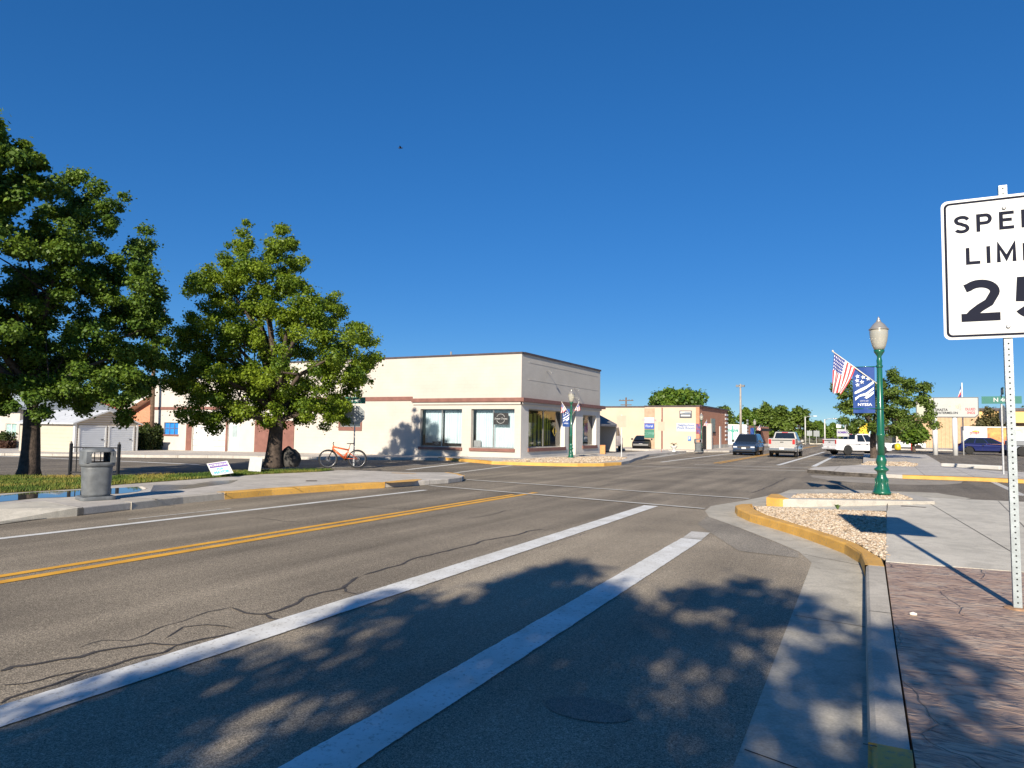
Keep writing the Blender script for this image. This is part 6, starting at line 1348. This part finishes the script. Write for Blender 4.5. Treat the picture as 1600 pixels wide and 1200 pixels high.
at_thing('feather_flag', 'yellow advertising flag behind the white pickup cab', 'flag', 1359, 84, f_ff)
def f_ws(t):
    b = MB(); b.box(-.14, .14, -.14, .14, 0, 2.1); b.build('post', mat('post_tan', (.5, .42, .32), .7), t); b = MB(); b.box(.5, .62, -.06, .06, 0, 1.9); b.box(.14, 1.0, -.05, .05, 1.72, 1.84); b.build('frame', mat('frame_brown', (.2, .12, .07), .7), t)
at_thing('wooden_post_frame', 'pale post with a small brown wooden frame beyond the white sedan', 'post', 1402.5, 102, f_ws)
# concrete parking kerb
a = at(1470, 733); c = at(1562, 738); WS = MB(); v = Vector((c[0]-a[0], c[1]-a[1])); n2 = Vector((-v.y, v.x)).normalized()*.42
WS.slab([a, c, (c[0]+n2.x, c[1]+n2.y), (a[0]+n2.x, a[1]+n2.y)], .1, .30); o = WS.build('parking_kerb', mat('parking_kerb', (.55, .53, .48), .8, var=.08), bevel=.04); tag(o, 'long pale concrete parking kerb on the far corner pavement', 'kerb block')
mb = MB(); mb.lathe([(.0, 0), (.03, .004), (.028, .02), (.0, .028)], (*at(1427, 961.5, .146), .146), 10, sx=1, sy=.7)
tag(mb.build('pebble', mat('pebble_white', (.72, .66, .55), .8)), 'single white pebble lying on the stamped brown pavement', 'pebble')
# weed in the pebble bed
mb = MB(); rs = random.Random(3); wx, wy = at(1309, 797, .13)
for k in range(14):
    a = rs.uniform(0, 6.28); l = rs.uniform(.06, .13); q = Vector((math.cos(a), math.sin(a), 0)); s = Vector((-q.y, q.x, 0))*.018; o = Vector((wx, wy, .12)); mb.add([o, o+q*l*.5+s+Vector((0, 0, .1)), o+q*l+Vector((0, 0, .12)), o+q*l*.5-s+Vector((0, 0, .1))], [(0, 1, 2, 3)])
tag(mb.build('weed', mat('weed_green', (.10, .16, .04), .7), recalc=False), 'tiny green weed at the top edge of the pebble bed', 'plant')
# bird
d = ray(625.5, 231.5).normalized()*60; mb = MB(); mb.tube([(-.2, 0, 0), (-.05, 0, .02), (.12, 0, .02), (.2, 0, .03)], [.01, .05, .045, .015], 6)
for s in (-1, 1): mb.add([(-.05, s*.02, .02), (.08, s*.02, .02), (.03, s*.2, .09), (-.08, s*.36, .05)], [(0, 1, 2, 3)])
o = mb.build('bird', mat('bird_dark', (.02, .02, .02), .8)); o.location = d+Vector((0, 0, CZ)); o.rotation_euler = (0, 0, .6); tag(o, 'tiny dark bird high in the open sky', 'bird')

# ================================================================ vehicles (local: front towards +Y)
TYRE = mat('tyre', (.018, .018, .018), .85, var=.2)
PLATE = mat('number_plate', (.62, .60, .58), .5, var=.03)
TRIMB = mat('black_plastic', (.02, .02, .021), .6)
CHROME = mat('chrome', (.55, .56, .57), .15, .95, var=.02)
def carpaint(name, c, metal=.2): return mat(name, c, .22, metal, .03, 1., coat=.9)
def vehicle(name, label, cat, loc, rz, s, W, L, top, wheels, wr, cab, pm, pickup=False, pm2=None, lights=True, group='vehicles on and beside the street', face='van' , bed=None):
    t = thing(name, label, cat, loc, rz, group); t.scale = (s, s, s); zb = .28 if not pickup else .42
    # lower body with wheel arches
    P = [(-L/2+.02, zb+.05)]+top+[(L/2-.05, zb+.02)]
    arch = []
    for yc in wheels:                                        # front wheel first
        for k in range(9): a = R(180*k/8); arch.append((yc+(wr+.07)*math.cos(a), max(zb, wr+(wr+.07)*math.sin(a))))
    P = P+arch
    n = len(P); b = MB(); hw = W/2
    def inset(y): e = abs(y)-(L/2-.55); return .0 if e < 0 else .13*(e/.55)**2
    vs = []
    for sx in (-1, 1):
        for (y, z) in P: vs.append((sx*(hw-inset(y)-(.04 if z > .75 else 0)), y, z))
    fs = [tuple(range(n))[::-1], tuple(range(n, 2*n))]+[(i, (i+1) % n, n+(i+1) % n, n+i) for i in range(n)]
    b.add(vs, fs)
    b.build('body', [pm], t, bevel=.035)
    b = MB(); b.box(-hw+.22, hw-.22, -L/2+.3, L/2-.3, zb-.1, .62); b.build('underbody', TRIMB, t)
    # cabin
    (y0, y1, zb2, ty0, ty1, zr, tw) = cab; bw = hw-.05
    B_ = [(-bw, y0, zb2), (bw, y0, zb2), (bw, y1, zb2), (-bw, y1, zb2)]; T_ = [(-tw, ty0, zr), (tw, ty0, zr), (tw, ty1, zr), (-tw, ty1, zr)]
    b = MB(); b.add(B_+T_, [(3, 2, 1, 0), (4, 5, 6, 7), (0, 1, 5, 4), (1, 2, 6, 5), (2, 3, 7, 6), (3, 0, 4, 7)]); b.build('cab', pm2 or pm, t, bevel=.06)
    V_ = [Vector(p) for p in B_+T_]
    def pan(nm, a, b_, c, d, u0, u1, v0, v1, off=.012):
        a, b_, c, d = V_[a], V_[b_], V_[c], V_[d]; nrm = (b_-a).cross(d-a).normalized()
        f = lambda u, v: a.lerp(b_, u).lerp(d.lerp(c, u), v)+nrm*off
        m_ = MB(); m_.quad(f(u0, v0), f(u1, v0), f(u1, v1), f(u0, v1)); o = m_.build(nm, CARGLASS, t, recalc=False); o.modifiers.new('s', 'SOLIDIFY').thickness = .008
        return f
    pan('rear_window', 0, 1, 5, 4, .07, .93, .12, .90); pan('windscreen', 2, 3, 7, 6, .05, .95, .06, .92)
    k = [(.06, .30), (.33, .62), (.65, .93)] if not pickup else [(.08, .46), (.50, .90)]
    for u0, u1 in k: pan('side_window', 1, 2, 6, 5, u0, u1, .12, .88); pan('side_window', 3, 0, 4, 7, 1-u1, 1-u0, .12, .88)
    # wheels
    for yc in wheels:
        for sx in (-1, 1):
            b = MB(); b.lathe([(wr*.55, -.11), (wr*.93, -.11), (wr, -.07), (wr, .07), (wr*.93, .11), (wr*.55, .11)], (sx*(hw-.13), yc, wr), 22, 'x'); w_ = b.build('wheel', TYRE, t)
            b = MB(); x = sx*(hw-.13); b.lathe([(wr*.6, 0), (wr*.58, sx*.09), (wr*.5, sx*.085), (wr*.15, sx*.075), (.03, sx*.10)], (x, yc, wr), 20, 'x')
            for q in range(5):
                a = 2*math.pi*q/5; b.bar((x+sx*.095, yc+.05*math.cos(a), wr+.05*math.sin(a)), (x+sx*.1, yc+wr*.56*math.cos(a), wr+wr*.56*math.sin(a)), .05, .02, up=(1, 0, 0))
            b.build('rim', RIM if not pickup else mat('rim_dark', (.06, .06, .065), .4, .6), w_)
    zf = top[-2][1]; zr0 = top[1][1]; fy, ry = L/2-.03, -L/2+.02
    for sx in (-1, 1):
        xi = hw-.34
        b = MB(); b.box(*sorted((sx*(xi-.12), sx*(xi+.19))), fy-.22, fy+.01, zf-.24, zf-.10); b.build('headlight', LENS, t, bevel=.02)
        b = MB()
        if pickup: b.box(*sorted((sx*(hw-.27), sx*(hw-.085))), ry-.02, ry+.16, 1.0, 1.36)
        else: b.box(*sorted((sx*(hw-.38), sx*(hw-.12))), ry-.02, ry+.2, zr0-.18, zr0-.03)
        b.build('taillight', RED, t, bevel=.02)
        b = MB(); b.box(*sorted((sx*(hw-.03), sx*(hw+.17))), y1-.25, y1-.12, zb2+.02, zb2+.2); b.build('door_mirror', TRIMB if pm2 is None else pm, t, bevel=.03)
        b = MB()
        for yy_ in ((y0+y1)/2+.05, y0+.35): b.box(*sorted((sx*(hw-.01), sx*(hw+.02))), yy_-.1, yy_+.08, zb2-.14, zb2-.10)
        b.build('door_handle', TRIMB, t)
        b = MB()
        for yy_ in (y1-.3, (y0+y1)/2, y0+.1): b.box(*sorted((sx*(hw-.02), sx*(hw+.001))), yy_-.006, yy_+.006, zb+.12, zb2-.04)
        b.build('door_gap', TRIMB, t)
    b = MB(); b.box(-hw+.5, hw-.5, fy-.02, fy+.025, zf-.26, zf-.08); b.box(-hw+.35, hw-.35, fy-.02, fy+.02, zb+.08, zb+.24); b.build('grille', TRIMB, t, bevel=.01)
    b = MB(); b.box(-hw+.52, hw-.52, fy+.026, fy+.034, zf-.18, zf-.165); b.build('grille_bar', CHROME, t)
    b = MB(); b.box(-.17, .17, fy+.02, fy+.035, zb+.25, zb+.38); b.box(-.17, .17, ry-.135 if pickup else ry-.035, ry-.12 if pickup else ry-.02, (.60 if pickup else zb+.35), (.76 if pickup else zb+.48)); b.build('number_plate', PLATE, t)
    if pickup:
        b = MB(); b.box(-hw+.08, hw-.08, ry-.12, ry+.05, .52, .70); b.build('bumper', CHROME if pm2 else pm, t, bevel=.03)
        yb = y0-.05; zt_ = bed
        b = MB(); b.box(-hw+.05, -hw+.14, ry+.08, yb, 1.0, zt_); b.box(hw-.14, hw-.05, ry+.08, yb, 1.0, zt_); b.box(-hw+.05, hw-.05, ry, ry+.075, .80, zt_); b.box(-hw+.141, hw-.141, yb-.06, yb, 1.0, zt_); b.build('bed', pm, t, bevel=.02)
        b = MB(); b.box(-hw+.3, hw-.3, ry-.012, ry-.002, zt_-.16, zt_-.10); b.box(-.12, .12, ry-.015, ry-.002, zt_-.3, zt_-.24); b.build('tailgate_trim', TRIMB, t)
        b = MB(); b.box(-.22, .22, ty0-.03, ty0+.02, zr-.075, zr-.03); b.build('brake_light', RED, t)
    else:
        b = MB(); b.box(-hw+.16, hw-.16, ry-.02, ry+.1, zb+.06, zb+.22); b.build('bumper', TRIMB, t, bevel=.03)
        b = MB()
        for sx in (-1, 1): b.bar((sx*(tw-.12), ty0+.15, zr+.04), (sx*(tw-.12), ty1-.15, zr+.04), .03)
        if cat == 'SUV': b.build('roof_rail', CHROME, t)
    return t
SUVT = [(-2.35, .55), (-2.33, 1.02), (-2.2, 1.08), (1.1, 1.05), (2.1, .95), (2.32, .82), (2.38, .5)]
PICT = [(-2.9, .60), (-2.9, 1.02), (-1.0, 1.04), (-.95, 1.16), (1.35, 1.18), (2.6, 1.14), (2.82, .98), (2.86, .55)]
SEDT = [(-2.3, .5), (-2.28, .92), (-2.15, .98), (-1.3, .99), (1.0, .94), (2.0, .78), (2.3, .66), (2.35, .42)]
BLUEM = carpaint('blue_grey_paint', (.04, .068, .12), .4); NAVY = carpaint('navy_paint', (.012, .02, .12), .3); WHT = carpaint('white_car_paint', (.72, .72, .72), 0); SILV = carpaint('champagne_paint', (.50, .48, .44), .3); DKP = carpaint('dark_side_paint', (.06, .065, .07), .3); BLK = mat('black_paint', (.008, .008, .009), .4, spec=.3)
a = at(1131.5, 711.5); c = at(1176, 711.5)
ca = ((a[0]+c[0])/2, (a[1]+c[1])/2)
g = at(1153, 711.8); vehicle('suv', 'blue grey SUV driving towards the camera past the brick building', 'SUV', (g[0]+.35, g[1]+2.6, 0), math.pi+.0, .93, 1.95, 4.75, SUVT, (1.45, -1.4), .37, (-2.2, 1.25, 1.04, -1.85, .35, 1.72, .68), BLUEM)
g = at(1218, 715); vehicle('pickup_truck', 'champagne pickup with dark sides driving away in the middle of the street', 'pickup truck', (g[0]+.12, g[1]+3.0, 0), 0, .93, 2.03, 5.85, PICT, (1.85, -1.75), .42, (-.95, 1.3, 1.12, -.7, .55, 1.93, .72), SILV, True, pm2=SILV, bed=1.42)
g = at(1322, 711.3)
vehicle('pickup_truck', 'white parked pickup with a placard behind its cab, seen from its rear corner', 'pickup truck', (g[0]+.8, g[1]+1.6, 0), -R(50), .90, 2.05, 5.85, PICT, (1.85, -1.75), .42, (-.95, 1.3, 1.12, -.7, .55, 1.93, .72), WHT, True, bed=1.42)
cx_, cy_ = g[0]+.8, g[1]+1.6
hd = Vector((math.sin(R(50)), math.cos(R(50)), 0)); q = Vector((cx_, cy_, 0))-hd*1.35
PL = thing('placard', 'white placard with purple print standing in the white pickup bed', 'placard', (q.x, q.y, .95), -R(25))
b = MB(); b.box(-.5, .5, -.02, .02, .55, 1.15); b.build('panel', SIGNW, PL); b = MB(); b.box(-.45, -.40, -.02, .02, 0, .55); b.box(.40, .45, -.02, .02, 0, .55); b.build('legs', GREY, PL)
text('lettering', 'ROMERO', .2, PUR, PL, (0, -.024, .88), (1, 0, 0), (0, 0, 1), bold=.01)
g = onY(1416, 700, 96); vehicle('sedan', 'white sedan parked side on beyond the lot, nose to the left', 'car', (g[0], 96, 0), math.pi/2, .86, 1.8, 4.7, SEDT, (1.4, -1.4), .33, (-1.55, 1.15, .96, -.95, .25, 1.42, .62), WHT)
g = onY(1543.5, 700, 77.5); vehicle('hatchback', 'dark blue car parked side on before the delivery truck', 'car', (g[0], 77.5, 0), -math.pi/2-.12, 1.0, 1.85, 4.65, SUVT[:1]+[(-2.3, .95), (-2.15, 1.0), (1.0, .96), (2.0, .82), (2.3, .7), (2.36, .45)], (1.42, -1.4), .35, (-2.1, 1.35, .98, -1.4, .25, 1.55, .64), NAVY)
g = onY(1608, 700, 74); vehicle('pickup_truck', 'grey pickup at the right edge beside the dark blue car', 'pickup truck', (g[0]+1.2, 75, 0), -math.pi/2, .95, 2.0, 5.6, PICT, (1.85, -1.75), .42, (-.95, 1.3, 1.12, -.7, .55, 1.93, .72), carpaint('grey_paint', (.28, .29, .30), .3), True, bed=1.42)
g = onY(997, 690, 62.2); vehicle('sedan', 'black sedan with a pale front bumper parked by the cream wall', 'car', (g[0]-.1, 64.0, 0), math.pi+.2, .92, 1.8, 4.6, SEDT, (1.4, -1.4), .33, (-1.55, 1.15, .96, -.95, .25, 1.42, .62), BLK)
# van by the porch
g = (onY(974, 690, 58.4)[0]-.9+.5, 54.2); VN = thing('van', 'pale van with dark lower rear just right of the porch', 'van', (g[0]-.5, g[1]+2, 0), .0, 'vehicles on and beside the street')
b = MB(); b.prism([(-2.2, .4), (-2.2, 2.0), (-2.0, 2.15), (1.0, 2.15), (1.6, 1.3), (2.15, 1.1), (2.15, .4)], 'x', -.9, .9); b.build('body', carpaint('van_paint', (.50, .56, .66), .1), VN, bevel=.08)
b = MB(); b.box(-.8, .8, -2.24, -2.205, 1.3, 1.95); b.build('rear_window', CARGLASS, VN); b = MB(); b.box(-.88, .88, -2.3, -2.1, .3, .8); b.build('bumper', TRIMB, VN, bevel=.03)
for sx in (-1, 1):
    b = MB(); b.box(*sorted((sx*.72, sx*.88)), -2.23, -2.2, .9, 1.25); b.build('taillight', RED, VN)
    b = MB(); b.quad((sx*.91, -1.8, 1.3), (sx*.91, 1.2, 1.3), (sx*.91, .9, 1.95), (sx*.91, -1.8, 1.95)); b.build('side_window', CARGLASS, VN, recalc=False)
    for yc in (-1.4, 1.7): b = MB(); b.lathe([(.2, -.1), (.35, -.1), (.35, .1), (.2, .1)], (sx*.8, yc, .35), 18, 'x'); b.build('wheel', TYRE, VN)
# delivery truck
TY = 90.0; tx0, _ = onY(1505, 690, TY); tx1, _ = onY(1579, 690, TY); tz1 = onY(1540, 666.5, TY)[1]; tz0 = .75; txm, _ = onY(1543, 690, TY)
DT = thing('delivery_truck', 'white delivery truck with a red ribbon logo and orange picture panel', 'truck', ((tx0+tx1)/2, TY, 0), 0, 'vehicles on and beside the street')
b = MB(); b.box(tx0, tx1, TY, TY+2.4, tz0, tz1); bx = b.build('cargo_box', WHITE, DT, world=True, bevel=.03)
b = MB(); b.box(txm, tx1-.03, TY-.02, TY-.003, tz0+.1, tz1-.1); b.build('picture_panel', mat('snack_picture', (.62, .12, .04), .5, col2=(.70, .42, .10), scale=1.3), bx, world=True)
lxa, lxb = onY(1515, 676, TY)[0], onY(1531, 676, TY)[0]; lz1, lz0 = onY(1523, 673, TY)[1], onY(1523, 679.5, TY)[1]; lc = (lxa+lxb)/2; lm = (lz0+lz1)/2; lh = (lz1-lz0)/2; lw = (lxb-lxa)/2
b = MB(); b.add([(lc+lw*.8*math.cos(k*math.pi/12)+.2*lw, TY-.01, lm+.2*lh+lh*.95*math.sin(k*math.pi/12)) for k in range(24)], [tuple(range(24))]); b.build('logo_sun', mat('logo_yellow', (.75, .45, .05), .5), bx, world=True, recalc=False)
b = MB(); b.add([(lc-lw, TY-.02, lm-lh*.8), (lc-lw*.8, TY-.02, lm-lh*.9), (lc-lw*.3, TY-.02, lm-lh*.5), (lc+lw*.4, TY-.02, lm-lh*.8), (lc+lw, TY-.02, lm-lh*.45), (lc+lw*.9, TY-.02, lm+lh*.6), (lc+lw*.3, TY-.02, lm+lh*.3), (lc-lw*.4, TY-.02, lm+lh*.65), (lc-lw*.95, TY-.02, lm+lh*.3)], [tuple(range(9))]); b.build('logo_ribbon', mat('logo_red', (.60, .03, .03), .5), bx, world=True, recalc=False)
text('lettering', 'Frito Lay', .34, SIGNW, bx, (lc, TY-.03, lm-.03), (1, 0, .05), (0, 0, 1), world=True, bold=.01, shear=.2)
text('lettering', 'good fun!', .4, mat('snack_green', (.25, .42, .05), .5), bx, (lc-.1, TY-.012, lz0-.5), (1, 0, 0), (0, 0, 1), world=True, bold=.01)
b = MB(); b.prism([(tx1+.05, .5), (tx1+.05, 2.2), (tx1+.9, 2.2), (tx1+1.4, 1.4), (tx1+2.0, 1.3), (tx1+2.0, .5)], 'y', TY+.15, TY+2.25); b.build('cab', WHITE, DT, world=True, bevel=.05)
for x in (tx0+.9, tx0+1.8, tx1+1.2):
    b = MB(); b.lathe([(.25, 0), (.45, 0), (.45, .3), (.25, .3)], (x, TY+.05, .45), 18, 'y'); b.build('wheel', TYRE, DT, world=True)
b = MB(); b.box(tx0+.05, tx1+1.9, TY+.3, TY+2.1, .5, .74); b.build('chassis', TRIMB, DT, world=True)
